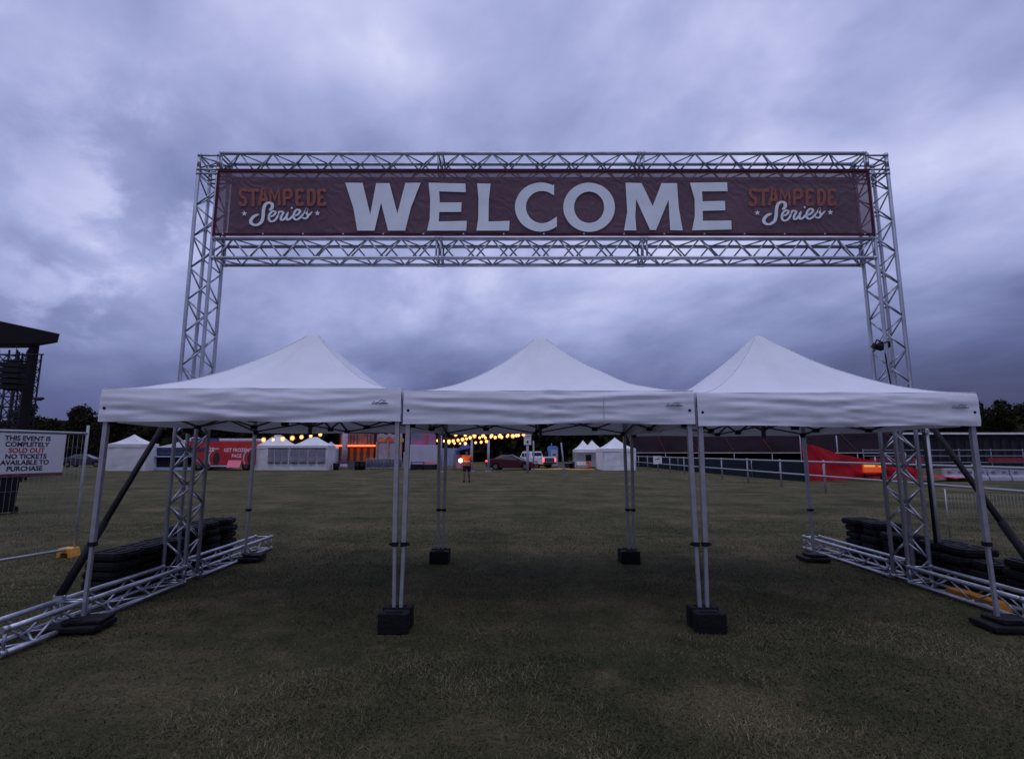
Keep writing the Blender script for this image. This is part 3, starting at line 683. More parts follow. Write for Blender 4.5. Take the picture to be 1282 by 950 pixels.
# ------------------------------------------------------------------ far tents
def pavilion(x0, x1, y, zeave, zpk, label, walls=('f', 'l', 'r', 'b'), depth=None, ridge=0, m=None, group='small white marquees across the field', name='walled_marquee', lean=0, valm=None, flap=False):
    w = x1-x0; d_ = depth or w; cx_, cy_ = (x0+x1)/2, y+d_/2; m = m or CANVF
    t_ = thing(name, label, 'marquee', (cx_, cy_, 0), group)
    def rf(u, v):
        X_, Y_ = u*2-1, v*2-1
        xr = max(0, abs(X_)-ridge)/(1-ridge) if ridge else abs(X_)
        r = max(xr, abs(Y_)); k = 1-(1-r)**1.5
        return (cx_+X_*w/2, cy_+Y_*d_/2, zpk-(zpk-zeave)*k)
    MB().sheet(rf, 24, 24).build('roof', m, t_)
    for nm, A, B in (('f', (x0, y), (x1, y)), ('b', (x0, y+d_), (x1, y+d_)), ('l', (x0, y), (x0, y+d_)), ('r', (x1, y), (x1, y+d_))):
        def vf(u, v, A=A, B=B, hgt=.3, z0_=zeave):
            return (A[0]+(B[0]-A[0])*u, A[1]+(B[1]-A[1])*u-.02+.02*noise.noise(Vector((u*9, v*3, x0))), z0_-hgt*v)
        MB().sheet(vf, 24, 3).build('valance', valm or m, t_)
        if nm in walls:
            def wf(u, v, A=A, B=B):
                k = 1+lean*v
                xx = cx_+(A[0]+(B[0]-A[0])*u-cx_)*k
                return (xx, A[1]+(B[1]-A[1])*u+.03+.07*noise.noise(Vector((u*5+x0, v*1.2, 3)))+.03*noise.noise(Vector((u*3+v*6, v*2+x0, 8))), (zeave-.28)*(1-v)+.01)
            MB().sheet(wf, 36, 14).build('wall_panel', m, t_)
    for X_ in (x0+.04, x1-.04):
        for Y_ in (y+.06, y+d_-.06): MB().sqtube((X_, Y_, 0), (X_, Y_, zeave-.02), .05).build('leg', GALV, t_)
    return t_
FY = 50.0
pavilion(gx(132, 48), gx(181, 48), 48, 2.45, 3.35, 'white walled marquee standing farthest left across the field', depth=1.8, lean=.06)
tb = pavilion(gx(183, 49), gx(252, 49), 49.5, 2.15, 3.3, 'marquee with navy valance and counter beside the farthest left tent', walls=('b', 'l'), m=mat('grey_canvas', (.35, .33, .40), .8, 0, .08, 2), valm=mat('navy_canvas', (.06, .07, .12), .8, 0, .2, 2), group=None, name='bar_marquee')
xL, xR = gx(183, 49)+.1, gx(240, 49)
MB().box(((xL+xR)/2, 49.55, 1.72), (xR-xL, .06, .55)).build('valance_lower', mat('navy_canvas', (.06, .07, .12)), tb)
MB().box(((xL+xR)/2, 49.4, 1.30), (xR-xL, .4, .12)).build('counter_rail', mat('counter_blue', (.35, .45, .60), .6), tb)
MB().box(((xL+xR)/2, 49.45, .16), (xR-xL, .5, .26)).build('counter_base', mat('counter_blue', (.35, .45, .6)), tb)
MB().box(((xL+xR)/2, 49.6, .76), (xR-xL-.3, .1, .9)).build('opening_shade', DARK, tb)  # dark panel painted for the shade inside the counter front

# red refrigerated trailer
TY = 49.5
xa, xb_ = gx(233, TY), gx(317, TY)
REDV = mat('trailer_red', (.50, .022, .03), .5, 0, .2, 1.2)
tr = thing('food_trailer', 'red food trailer with white GET FROZEN lettering and pale roof', 'food trailer', ((xa+xb_)/2, TY+1.2, 0))
MB().box(((xa+xb_)/2, TY+1.2, 1.62), (xb_-xa, 2.3, 2.22)).build('body', REDV, tr, .05)
MB().box(((xa+xb_)/2, TY+1.2, 2.86), (xb_-xa-.1, 2.2, .24)).build('roof', mat('roof_white', (.6, .6, .68), .6), tr, .04)
MB().box((xa+1.6, TY+.06, 2.9), (2.6, .08, .20)).build('roof_sign', mat('sign_blue', (.05, .10, .35), .6), tr)
MB().box((xa+3.0, TY+.3, .42), (3.0, .5, .12)).build('step', mat('step_blue', (.5, .6, .75), .5), tr)
for x in (xa+1.2, xa+2.1, xb_-.7):
    w_ = MB().tube((x, TY+.08, .38), (x, TY+.32, .38), .38, 20).build('wheel', RUB, tr); MB().tube((x, TY+.05, .38), (x, TY+.075, .38), .2, 14).build('rim', RIM, w_)
for xc, s_ in ((gx(267, TY)+.1, 1), (gx(312, TY), 1)):
    b = MB(); vs = []
    for i in range(15):
        a_ = R(80+140*i/14)
        for rr in (.78, .92): vs.append((xc+.2+rr*math.cos(a_)*.9, TY+.045, 1.15+rr*math.sin(a_)*1.05))
    b.add(vs, [(2*i, 2*i+1, 2*i+3, 2*i+2) for i in range(14)]); b.build('painted_arc', mat('arc_pale', (.45, .42, .5), .6), tr)
    b = MB(); b.add([(xc+.15+.42*math.cos(R(k*30))*.8, TY+.043, 1.1+.62*math.sin(R(k*30))) for k in range(12)], [tuple(range(12))]); b.build('painted_patch', mat('patch_dark', (.06, .03, .04), .6), tr)
pk = MB(); x = gx(297, TY); pk.add([(x-.65, TY-.35, .95), (x+.6, TY-.35, .95), (x+.72, TY-.9, .3), (x-.48, TY-.9, .3), (x-.65, TY-.33, .93), (x+.6, TY-.33, .93), (x+.72, TY-.87, .28), (x-.48, TY-.87, .28)], [(0, 1, 2, 3), (7, 6, 5, 4), (0, 4, 5, 1), (1, 5, 6, 2), (2, 6, 7, 3), (3, 7, 4, 0)])
pk.build('pink_flap', mat('flap_pink', (.65, .16, .22), .6), tr)
TW = mat('trailer_lettering', (.72, .66, .72), .6)
text_mesh('GET FROZEN', .46, TW, 'lettering', tr, (gx(295, TY), TY+.04, 1.75), (1, 0, 0), (0, 0, 1), .012, .88)
text_mesh('FACE', .44, TW, 'lettering', tr, (gx(295.5, TY), TY+.04, 1.22), (1, 0, 0), (0, 0, 1), .012, .9)
text_mesh('EEZE', .5, TW, 'lettering', tr, (gx(262, TY)-.1, TY+.04, 1.78), (1, 0, 0), (0, 0, 1), .015, .9, 'CENTER')

# twin white marquee with glazed walls
for i, (p0, p1, pk_, lb) in enumerate(((317.5, 362, 0, 'white walled marquee right of the red food trailer, left of its twin'), (362.5, 410, 1, 'white walled marquee right half of the joined pair beside the trailer'))):
    t_ = pavilion(gx(p0, FY), gx(p1, FY), FY, 2.35, 3.35-.2*pk_, lb, walls=('f', 'l', 'r', 'b'), ridge=.22, depth=2.2)
    xs_, xe = gx(335 if i == 0 else 363, FY), gx(361 if i == 0 else 408, FY)
    n = 3 if i == 0 else 4
    for k in range(n):
        u0, u1 = xs_+(xe-xs_)*k/n+.06, xs_+(xe-xs_)*(k+1)/n-.06
        w_ = MB().box(((u0+u1)/2, FY-.09, 1.32), (u1-u0, .03, 1.35)).build('window', mat('window_sheet', (.20, .19, .25), .35, 0, .3, 1.5), t_)
        MB().box(((u0+u1)/2, FY-.13, .72), (u1-u0-.1, .03, .12)).build('shelf', mat('shelf_grey', (.08, .08, .11), .7), w_)
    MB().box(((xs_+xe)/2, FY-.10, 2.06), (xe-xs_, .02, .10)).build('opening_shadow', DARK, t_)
pavilion(gx(396, 58), gx(422, 58), 58, 2.1, 2.9, 'small pale marquee peeping out behind the white twin marquees', group=None, m=mat('grey_tent', (.42, .42, .5), .8))

# stage-like bar stall with glowing strip
BYs = 55.0
bs = thing('bar_stall', 'dark timber bar stall with glowing orange light strip and striped curtains', 'stall', (gx(447, BYs), BYs, 0))
x0, x1 = gx(424, BYs), gx(469, BYs)
WOODD = mat('stall_timber', (.05, .02, .02), .7, 0, .3, 3)
ORC = mat('orange_curtain', (.48, .13, .05), .8, 0, .3, 2); ORD = mat('brown_curtain', (.16, .05, .035), .8, 0, .3, 2)
MB().box(((x0+x1)/2, BYs+2, 1.9), (x1-x0, .1, 3.8)).build('back_wall', WOODD, bs)
for x in (x0+.06, x1-.06, ): MB().box((x, BYs, 1.9), (.14, .14, 3.8)).build('post', WOODD, bs)
MB().box(((x0+x1)/2, BYs+1, 3.85), (x1-x0, 2.1, .1)).build('roof', WOODD, bs)
MB().box(((x0+x1)/2, BYs-.02, 2.95), (x1-x0-.3, .06, 1.4)).build('poster_wall', mat('poster_wall', (.10, .06, .10), .7, 0, .2, 1.6, col2=(.36, .20, .16)), bs)
for k in range(9):
    xx = x0+.3+(x1-x0-.6)*(k+.5)/9
    MB().box((xx, BYs-.07, 2.95), (.11, .03, 1.15)).build('poster_slat', ORC if k in (0, 5, 6) else ORD, bs)
for k in range(10):
    xx = x0+.15+(x1-x0-.3)*(k+.5)/10; b = MB()
    b.sheet(lambda u, v: (xx-.19+.38*u, BYs-.12+.05*math.cos(u*math.pi*2), .75+1.4*v), 8, 2); b.build('curtain', ORC if k % 2 else ORD, bs)
MB().box(((x0+x1)/2, BYs-.35, .4), (x1-x0, .3, .75)).build('counter', mat('counter_grey', (.12, .12, .16), .7), bs)
MB().tube((x0-.4, BYs-.3, 2.37), (x1+.1, BYs-.3, 2.37), .085, 8).build('light_strip', mat('orange_strip', (.8, .2, .05), .5, emit=(1, .12, .03), es=2.6), bs)
pp = thing('patterned_pillar', 'tall pale mottled pillar standing before the orange lit bar stall', 'pillar', (gx(430, 54), 54, 0))
MB().tube((gx(431, 54), 54, 0), (gx(431, 54), 54, 3.75), .30, 12, .27).build('shaft', mat('mottled_paint', (.22, .20, .28), .7, 0, .2, 5, col2=(.52, .36, .36)), pp)
MB().tube((gx(431, 54), 54, .0), (gx(431, 54), 54, .5), .5, 12, .33).build('base', mat('mottled_paint', (.2, .2, .3)), pp)
cs_ = thing('carnival_stall', 'pale carnival stall front with orange and red scalloped top', 'stall', (gx(485, BYs), BYs, 0))
x0, x1 = gx(470, BYs), gx(502, BYs)
b = MB(); top = [(x0, 0.4), (x1, .4), (x1, 3.7)]+[(x1-(x1-x0)*k/8, 3.45+.25*abs(math.sin(k*1.2))) for k in range(1, 8)]+[(x0, 3.6)]
b.prism(top, 'y', BYs+.2, BYs+.35); b.build('front', mat('stall_pale', (.38, .33, .40), .7, 0, .15, 2), cs_)
for k, (u, c) in enumerate(((.2, (.55, .20, .12)), (.5, (.50, .12, .10)), (.78, (.60, .16, .10)), (.92, (.5, .3, .15)))):
    b = MB(); xc = x0+(x1-x0)*u; b.prism([(xc-.42, 2.75)]+[(xc+.42*math.cos(R(a_)), 2.8+.55*math.sin(R(a_))) for a_ in range(0, 181, 20)][::-1]+[(xc+.42, 2.75)], 'y', BYs+.10+.01*k, BYs+.19); b.build('scallop', mat('scallop_%s' % 'abcd'[k], c, .7, 0, .3, 4), cs_)
for u in (.03, .47, .97): MB().box((x0+(x1-x0)*u, BYs+.05, 1.6), (.16, .1, 2.4)).build('post', mat('post_ochre', (.45, .28, .16), .7), cs_)
MB().box(((x0+x1)/2, BYs+.1, .55), (x1-x0, .3, 1.0)).build('counter', mat('counter_grey', (.12, .12, .16)), cs_)
# low crowd barriers in front of the stalls
for i, (pa, pb) in enumerate(((402, 419), (459, 480), (481, 503))):
    yb_ = 52.5; t_ = thing('crowd_barrier', ['low grey crowd barrier left of the mottled pillar', 'low grey crowd barrier right of the orange lit bar stall', 'low grey crowd barrier before the carnival stall'][i], 'barrier', (gx((pa+pb)/2, yb_), yb_, 0), 'low grey crowd barriers before the stalls')
    A, B = gx(pa, yb_), gx(pb, yb_)
    for z in (.15, 1.05): bar('rail', (A, yb_, z), (B, yb_, z), .03, GALV, t_)
    for k in range(13): bar('upright', (A+(B-A)*k/12, yb_, .15), (A+(B-A)*k/12, yb_, 1.05), .014, GALV, t_, 5)
    for X_ in (A+.2, B-.2): bar('foot', (X_, yb_-.3, .03), (X_, yb_+.3, .03), .02, GALV, t_)
    MB().box(((A+B)/2, yb_+.05, .6), (B-A-.1, .01, .7)).build('cloth', mat('barrier_cloth', (.10, .10, .15), .8, 0, .3, 3), t_)
def drum(px, y, label, w=.5, h=.85):
    t_ = thing('black_bin', label, 'bin', (gx(px, y), y, 0), 'black bins before the stalls'); x = gx(px, y)
    MB().tube((x, y, .0), (x, y, h), w*.46, 14, w*.52).build('body', BLKP, t_); MB().tube((x, y, h), (x, y, h+.06), w*.56, 14).build('lid', BLKP, t_)
drum(421, 51, 'round black bin at the foot of the mottled pillar', .55, .6)
drum(448, 51, 'black bin left of centre before the orange lit stall', .6, .75); drum(454, 51, 'black bin right of centre before the orange lit stall', .6, .72)

# mural container
MY = 52.0
mc = thing('mural_container', 'pale shipping container with pink and teal mural board on top', 'container', (gx(530, MY), MY+1.2, 0))
x0, x1 = gx(513, MY), gx(547, MY)
MB().box(((x0+x1)/2, MY+1.2, 1.45), (x1-x0, 2.4, 1.9)).build('body', mat('container_white', (.48, .47, .58), .6, 0, .08, 1), mc, .02)
for k in range(12): MB().box((x0+(x1-x0)*(k+.5)/12, MY-.02, 1.45), (.06, .04, 1.8)).build('rib', mat('container_white', (.48, .47, .58)), mc)
MB().box(((x0+x1)/2-.1, MY+.3, 3.0), (x1-x0-.2, .1, 1.2)).build('mural_board', mat('mural', (.05, .20, .26), .7, 0, .2, 1.1, col2=(.55, .12, .30)), mc)
MB().box(((x0+x1)/2+.2, MY+.2, 3.0), (.22, .06, 1.1)).build('mural_stripe', mat('mural_red', (.6, .09, .12), .7), mc)
MB().box(((x0+x1)/2, MY+.4, .25), (x1-x0-.3, 1.6, .5)).build('base', DARK, mc)
MB().box((gx(537, MY), MY-.3, .42), (1.2, .06, .7)).build('pink_panel', mat('panel_pink', (.62, .24, .28), .7, 0, .3, 2), mc)
pavilion(gx(505, 56), gx(516, 56), 56, 1.7, 2.3, 'tiny pale tent squeezed left of the mural container', group=None)
fw = thing('fabric_wall', 'pale blue panelled fence right of the container behind the walker', 'fence', (gx(563, 53), 53, 0))
for k in range(3):
    u0, u1 = gx(552+k*8, 53), gx(559.5+k*8, 53)
    MB().sheet(lambda u, v: (u0+(u1-u0)*u, 53+.04*math.sin(u*12), .35+1.75*v), 10, 3).build('panel', mat('panel_blue', (.30, .36, .50), .8, 0, .12, 2), fw)
    bar('post', (u0-.03, 53, 0), (u0-.03, 53, 2.2), .03, GALV, fw)
bz = thing('blue_gazebo', 'small dark blue gazebo frame behind the person in orange', 'gazebo', (gx(578, 52), 52, 0))
xg0, xg1 = gx(569, 51.5), gx(589, 51.5)
b = MB(); b.add([(xg0, 51.5, 1.8), (xg1, 51.5, 2.1), (xg1, 53, 2.1), (xg0, 53, 1.8), ((xg0+xg1)/2+.3, 52.2, 2.7)], [(0, 1, 4), (1, 2, 4), (2, 3, 4), (3, 0, 4)]); b.build('roof', mat('gazebo_blue', (.04, .06, .25), .7), bz)
for X_ in (xg0+.05, xg1-.05):
    for Y_ in (51.55, 52.95): bar('leg', (X_, Y_, 0), (X_, Y_, 1.95), .03, ALU_D, bz)
MB().box(((xg0+xg1)/2-.2, 52.5, .8), (1.0, .1, 1.3)).build('banner_panel', mat('panel_pink', (.5, .2, .2)), bz)
tb_ = thing('trestle_table', 'dark trestle table at the foot of the mural container', 'table', (gx(522, 50.5), 50.5, 0))
xt = gx(523, 50.5); MB().box((xt, 50.5, .74), (1.3, .6, .05)).build('tabletop', BLKP, tb_)
for X_ in (-.55, .55):
    for Y_ in (-.22, .22): bar('leg', (xt+X_, 50.5+Y_, 0), (xt+X_, 50.5+Y_, .72), .02, BLKP, tb_)

# ------------------------------------------------------------------ festoon lights and poles
BULB = mat('lit_bulb', (1, .6, .2), .5, emit=(1, .55, .18), es=6)
def festoon(pts, label, r, group='strings of warm festoon bulbs over the field'):
    P = [at(px, py, Y_) for px, py, Y_ in pts]
    t_ = thing('festoon_string', label, 'festoon lights', P[0], group); r *= 1.2
    b = MB()
    for a_, c_ in zip(P[:-1], P[1:]): b.tube(a_+Vector((0, 0, .2)), c_+Vector((0, 0, .2)), .018, 4)
    b.build('cable', BLKT, t_)
    for p in P:
        rr = r*random.uniform(.62, 1.05); bb = MB().sphere(p, rr*.72, 10, 8, sq=(1, 1, 1.12)).build('bulb', BULB, t_)
        MB().sphere(p, rr*1.2, 12, 10, sq=(1, 1, 1.1)).build('glass', mat('amber_glow_globe', (.8, .4, .1), .5, emit=(1, .34, .05), es=.9, alpha=.42), bb)  # frosted globe; the warm halo round the bulb is set as its own emission
        MB().tube(p+Vector((0, 0, r*.9)), p+Vector((0, 0, r+.16)), .035, 6).build('socket', BLKP, t_)
festoon([(330, 550.5, 34), (342, 550.3, 34), (354, 549.2, 34), (366, 548.3, 34), (377.5, 547, 34), (389, 545.4, 34), (401, 543.8, 34)], 'string of seven festoon bulbs in front of the white twin marquees', .105)
festoon([(548, 551.5, 33), (556, 552, 34.5), (562, 552.6, 36), (567.5, 552, 37), (573.5, 551, 38), (579, 550.2, 39), (584, 549.2, 40), (588.6, 547.8, 40), (594, 546, 38), (600.5, 547.8, 38), (604, 546, 38), (607.6, 547.8, 38), (614.5, 547, 37), (620, 547.5, 37), (625, 546.2, 36), (628, 547.2, 36), (635, 546, 35), (642, 545.7, 34), (646.5, 545, 34), (649, 544.6, 33), (655.5, 543.6, 32)], 'long main string of festoon bulbs running left to right over the walker', .10)
festoon([(570.5, 543.8, 36), (582.5, 544.5, 35), (593.8, 544, 34), (605, 544.6, 33), (615.5, 545.2, 33), (626, 544.8, 33), (636, 544.6, 33)], 'short upper string of festoon bulbs just under the marquee edge', .10)
festoon([(562, 554.3, 42), (569, 554.8, 42), (576, 555, 42), (582.6, 555, 42), (595.6, 554, 41), (602.4, 553.3, 41), (609, 552.4, 41)], 'lower sagging string of festoon bulbs behind the walker head', .10)
for i, (px, ptop, Y_, lb) in enumerate(((552, 545, 45, 'pale festoon pole beside the mural container'), (590.5, 550, 46, 'pale festoon pole right behind the walker'), (611.5, 551, 46, 'pale festoon pole left of the maroon car'), (668, 552, 50, 'grey pole rising behind the white utility truck'), (706, 554, 52, 'slightly leaning grey pole right of the blue toilet'))):
    x = gx(px, Y_); z = at(px, ptop, Y_).z; t_ = thing('light_pole', lb, 'pole', (x, Y_, 0), 'poles across the field')
    ln = -.25 if i == 4 else 0
    MB().tube((x, Y_, 0), (x+ln, Y_, z), .13 if i in (1, 2) else .09, 10, .1 if i in (1, 2) else .07).build('shaft', mat('pole_grey', (.30, .30, .38), .6), t_)
    MB().box((x, Y_, .05), (.5, .5, .1)).build('base', GALV, t_)

# road sign
x = gx(660.5, 44); rs = thing('notice_sign', 'white notice sign on a grey post above the utility truck', 'sign', (x, 44, 0))
MB().tube((x, 44, 0), (x, 44, 2.4), .11, 10).build('post', mat('pole_grey', (.30, .30, .38)), rs)
MB().box((x, 43.86, 2.78), (.62, .04, .98)).build('board', mat('notice_white', (.62, .58, .62), .6), rs, .02)
MB().box((x, 43.835, 3.02), (.42, .006, .05)).build('mark', INK, rs); MB().box((x, 43.835, 2.88), (.3, .006, .04)).build('mark', mat('mark_grey', (.3, .3, .35)), rs)
b = MB(); b.add([(x+.09*math.cos(R(k*45)), 43.834, 2.55+.12*math.sin(R(k*45))) for k in range(8)], [tuple(range(8))]); b.build('mark', INK, rs)

# ------------------------------------------------------------------ vehicles
TAIL = mat('tail_lamp', (.6, .03, .03), .4, emit=(1, .05, .05), es=5.0)
def wheel(b_parent, x, y, r, side, w=.2):
    o = MB().tube((x, y-w/2, r), (x, y+w/2, r), r, 24).build('wheel', RUB, b_parent)
    MB().tube((x, y+side*(w/2), r), (x, y+side*(w/2+.015), r), r*.62, 16).build('rim', RIM, o)
    return o
def sedan(label, paint):
    """local frame: nose toward +x, width along y"""
    t_ = thing('parked_sedan', label, 'car'); L = 4.9; hw = .90; r = .33
    prof = [(-2.42, .55), (-2.45, .78), (-2.38, .98), (-1.85, 1.06), (-1.15, 1.10), (.75, .98), (1.5, .90), (2.2, .78), (2.42, .62), (2.44, .38), (2.3, .24)]
    def arch(cx0): return [(cx0+.40*math.cos(R(a_)), .30+.40*math.sin(R(a_))) for a_ in range(0, 181, 20)]
    low = [(1.95, .22)]+[p for p in arch(1.5)]+[(1.05, .22), (-1.0, .22)]+arch(-1.42)+[(-1.85, .22), (-2.35, .3)]
    poly = prof+low
    # loft three outlines across the width so that the sides tuck in
    cx0, cz0 = 0, .6; ys_ = [(-hw, .96), (-hw*.93, 1), (hw*.93, 1), (hw, .96)]; n = len(poly); vs = []
    for y, k in ys_: vs += [(cx0+(x-cx0)*(k if abs(x) > 2 else 1), y, cz0+(z-cz0)*k) for x, z in poly]
    fs = [tuple(range(n)), tuple(range(4*n-1, 3*n-1, -1))]
    for j in range(3): fs += [(j*n+i, (j+1)*n+i, (j+1)*n+(i+1) % n, j*n+(i+1) % n) for i in range(n)]
    body = MB().add(vs, fs).build('body', paint, t_, .03)
    def frus(x0_, x1_, x2_, x3_, z0_, z1_, w0, w1): return [(x0_, -w0, z0_), (x3_, -w0, z0_-.06), (x3_, w0, z0_-.06), (x0_, w0, z0_), (x1_, -w1, z1_-.03), (x2_, -w1, z1_), (x2_, w1, z1_), (x1_, w1, z1_-.03)]
    F = [(0, 3, 2, 1), (4, 5, 6, 7), (0, 1, 5, 4), (1, 2, 6, 5), (2, 3, 7, 6), (3, 0, 4, 7)]
    MB().add(frus(-1.75, -1.0, .05, 1.05, 1.04, 1.42, .80, .62), F).build('window', GLS, t_, .02)
    MB().add([( -1.08, -.64, 1.40), (.10, -.64, 1.425), (.10, .64, 1.425), (-1.08, .64, 1.40), (-.98, -.58, 1.45), (0, -.58, 1.47), (0, .58, 1.47), (-.98, .58, 1.45)], F).build('roof', paint, t_, .015)
    for sy in (-1, 1):
        for (a_, c_) in (((-1.80, 1.04), (-1.03, 1.41)), ((-.30, 1.02), (-.34, 1.42)), ((1.08, .97), (.08, 1.42))):
            MB().sqtube((a_[0], sy*.81, a_[1]), (c_[0], sy*.635, c_[1]), .06).build('pillar', paint, t_)
        wheel(t_, 1.5, sy*.80, r, sy); wheel(t_, -1.42, sy*.80, r, sy)
        MB().box((-2.40, sy*.66, .84), (.08, .40, .15)).build('tail_light', TAIL, t_, .02)
        MB().box((-2.2, sy*.86, .86), (.30, .09, .17)).build('tail_light', TAIL, t_, .02)
        MB().box((2.36, sy*.62, .66), (.12, .36, .12)).build('headlight', mat('lamp_clear', (.5, .5, .55), .2), t_, .02)
        MB().box((.75, sy*.95, 1.02), (.12, .16, .10)).build('mirror', paint, t_, .02)
        for xd in (-.35, .85): MB().box((xd, sy*.893, .70), (.012, .02, .55)).build('door_gap', BLKP, t_)
        MB().box((-.15, sy*.905, .86), (.16, .02, .03)).build('door_handle', paint, t_)
    MB().box((-2.455, 0, .62), (.03, .5, .13)).build('number_plate', WHT, t_)
    return t_
car = sedan('maroon sedan with lit tail lamp parked side on beside the white utility truck', mat('maroon_paint', (.045, .004, .012), .3, .1, .1, 1))
place(car, (gx(641, 50), 51, 0), R(-14))
lx_ = gx(1091, 32); ls_ = thing('lit_sign', 'small glowing orange sign board before the red cloth barrier', 'sign', (lx_, 32, 0))
MB().box((lx_, 32, .72), (1.15, .16, .54)).build('board', mat('orange_lit', (.8, .15, .03), .5, emit=(1, .07, .01), es=.28), ls_, .06)
MB().box((lx_-.22, 31.9, .86), (.66, .03, .13)).build('print_band', mat('yellow_lit', (.8, .5, .1), .5, emit=(1, .45, .08), es=.45), ls_, .01)
MB().box((lx_+.42, 31.9, .84), (.22, .03, .07)).build('print_band', MATS['yellow_lit'], ls_, .01)
for X_ in (-.5, .5): MB().box((lx_+X_, 32, .21), (.06, .1, .42)).build('leg', BLKP, ls_)
MB().box((lx_, 31.95, .30), (1.1, .2, .10)).build('base_bar', BLKP, ls_)
car3 = sedan('dark parked car far left behind the fence panel post', mat('dark_paint', (.03, .035, .06), .3, .2, .1, 1))
place(car3, (gx(108, 62), 62, 0), R(12))
def ute(label):
    t_ = thing('utility_truck', label, 'utility truck'); P = mat('white_car_paint', (.62, .62, .66), .3, .05, .06, 1)
    def blk(x0_, x1_, z0_, z1_, w, name, m, bev=.04, tp=0):
        b = MB(); vs = [(x0_, -w, z0_), (x1_, -w, z0_), (x1_, w, z0_), (x0_, w, z0_), (x0_+tp, -w+.1*(tp > 0), z1_), (x1_-tp*1.8, -w+.1*(tp > 0), z1_), (x1_-tp*1.8, w-.1*(tp > 0), z1_), (x0_+tp, w-.1*(tp > 0), z1_)]
        return b.add(vs, [(0, 3, 2, 1), (4, 5, 6, 7), (0, 1, 5, 4), (1, 2, 6, 5), (2, 3, 7, 6), (3, 0, 4, 7)]).build(name, m, t_, bev)
    blk(-2.6, 2.6, .45, 1.10, .93, 'body', P); blk(-2.5, -.7, 1.10, 1.22, .91, 'tray_side', P); blk(-.7, 1.3, 1.10, 1.78, .88, 'cabin', P, .05, .22)
    blk(-2.3, 2.3, .3, .45, .6, 'chassis', DARK)
    for sy in (-1, 1):
        MB().box((.0, sy*.86, 1.42), (.62, .04, .36)).build('window', GLS, t_); MB().box((.66, sy*.87, 1.40), (.42, .04, .34)).build('window', GLS, t_)
        wheel(t_, 1.65, sy*.82, .40, sy, .26); wheel(t_, -1.55, sy*.82, .40, sy, .26)
        MB().box((-2.62, sy*.82, .92), (.06, .16, .36)).build('tail_light', TAIL, t_, .02)
    MB().box((-.62, 0, 1.48), (.06, 1.3, .36)).build('rear_window', GLS, t_)
    MB().box((-2.63, 0, .90), (.05, 1.4, .40)).build('tailgate', mat('tailgate_dark', (.05, .05, .07), .5), t_)
    MB().box((-2.68, 0, .55), (.16, 1.7, .16)).build('bumper', BLKP, t_, .02)
    return t_
u = ute('white utility truck with lit red tail lamps behind the maroon car'); place(u, (gx(664, 58), 59, 0), R(128))
u.location = (gx(668, 56), 57, 0)
# portable toilet
x = gx(692, 58); pt = thing('portable_toilet', 'blue portable toilet with pale door right of the utility truck', 'portable toilet', (x, 58, 0))
PB = mat('toilet_blue', (.10, .22, .50), .5, 0, .12, 2)
MB().box((x, 58, 1.12), (1.1, 1.1, 2.1)).build('body', PB, pt, .03)
b = MB(); b.prism([(x-.6, 2.16), (x+.6, 2.16), (x+.35, 2.36), (x-.35, 2.36)], 'y', 57.42, 58.58); b.build('roof', PB, pt, .03)
MB().box((x+.12, 57.42, 1.05), (.72, .05, 1.75)).build('door', mat('toilet_door', (.32, .34, .44), .5, 0, .1, 2), pt)
MB().box((x+.12, 57.385, 1.45), (.36, .02, .14)).build('door_vent', BLKP, pt)
MB().tube((x-.1, 58.2, 2.3), (x-.1, 58.2, 2.7), .05, 8).build('vent_pipe', PB, pt)
MB().box((x-.75, 57.5, .95), (.42, .2, 1.7)).build('side_screen', DARK, pt)

# right-hand tents
pavilion(gx(754, 50), gx(795, 50), 49.5, 2.05, 3.15, 'white walled marquee with closed sides, largest right of the cars', depth=4.2, group='small white marquees across the field')
for i, (a_, c_, Y_, pk_, lb) in enumerate(((722, 744, 55, 2.9, 'open sided white marquee over the table, left of the closed white one'), (732, 757, 59, 3.0, 'second open white marquee tucked behind the one over the table'))):
    pavilion(gx(a_, Y_), gx(c_, Y_), Y_, 2.0, pk_+.1, lb, walls=('b',), depth=3.4, group=None, name='open_marquee')
tt = thing('cloth_table', 'small table under white cloth inside the open marquee', 'table', (gx(728, 54), 54, 0)); x = gx(728.5, 54)
MB().box((x, 54, .72), (1.1, .7, .05)).build('tabletop', WHT, tt)
MB().sheet(lambda u, v: (x-.58+1.16*u, 53.63+.02*math.sin(u*22), .75-.35*v), 24, 2).build('cloth', WHT, tt)
for X_ in (-.5, .5):
    for Y_ in (-.3, .3): bar('leg', (x+X_, 54+Y_, 0), (x+X_, 54+Y_, .7), .02, GALV, tt)
for i, px in enumerate((735, 738.2)):
    x = gx(px, 53.5); t_ = thing('orange_stool', ['orange stool nearer the white cloth table', 'orange stool nearer the closed white marquee'][i], 'stool', (x, 53.5, 0), 'orange stools by the open marquee')
    OR = mat('orange_stool', (.62, .16, .04), .5); MB().box((x, 53.5, .78), (.26, .3, .05)).build('seat', OR, t_)
    for X_ in (-.1, .1):
        for Y_ in (-.12, .12): bar('leg', (x+X_, 53.5+Y_, 0), (x+X_, 53.5+Y_, .77), .025, OR, t_)
bgc = thing('dark_speaker_case', 'dark equipment case resting above the orange stools', 'case', (gx(737, 53.7), 53.7, .8))
x = gx(736.8, 53.7); MB().box((x, 53.75, 1.12), (.55, .45, .62)).build('case', BLKP, bgc, .05); MB().tube((x-.15, 53.5, 1.46), (x+.15, 53.5, 1.46), .02, 6).build('handle', BLKP, bgc)
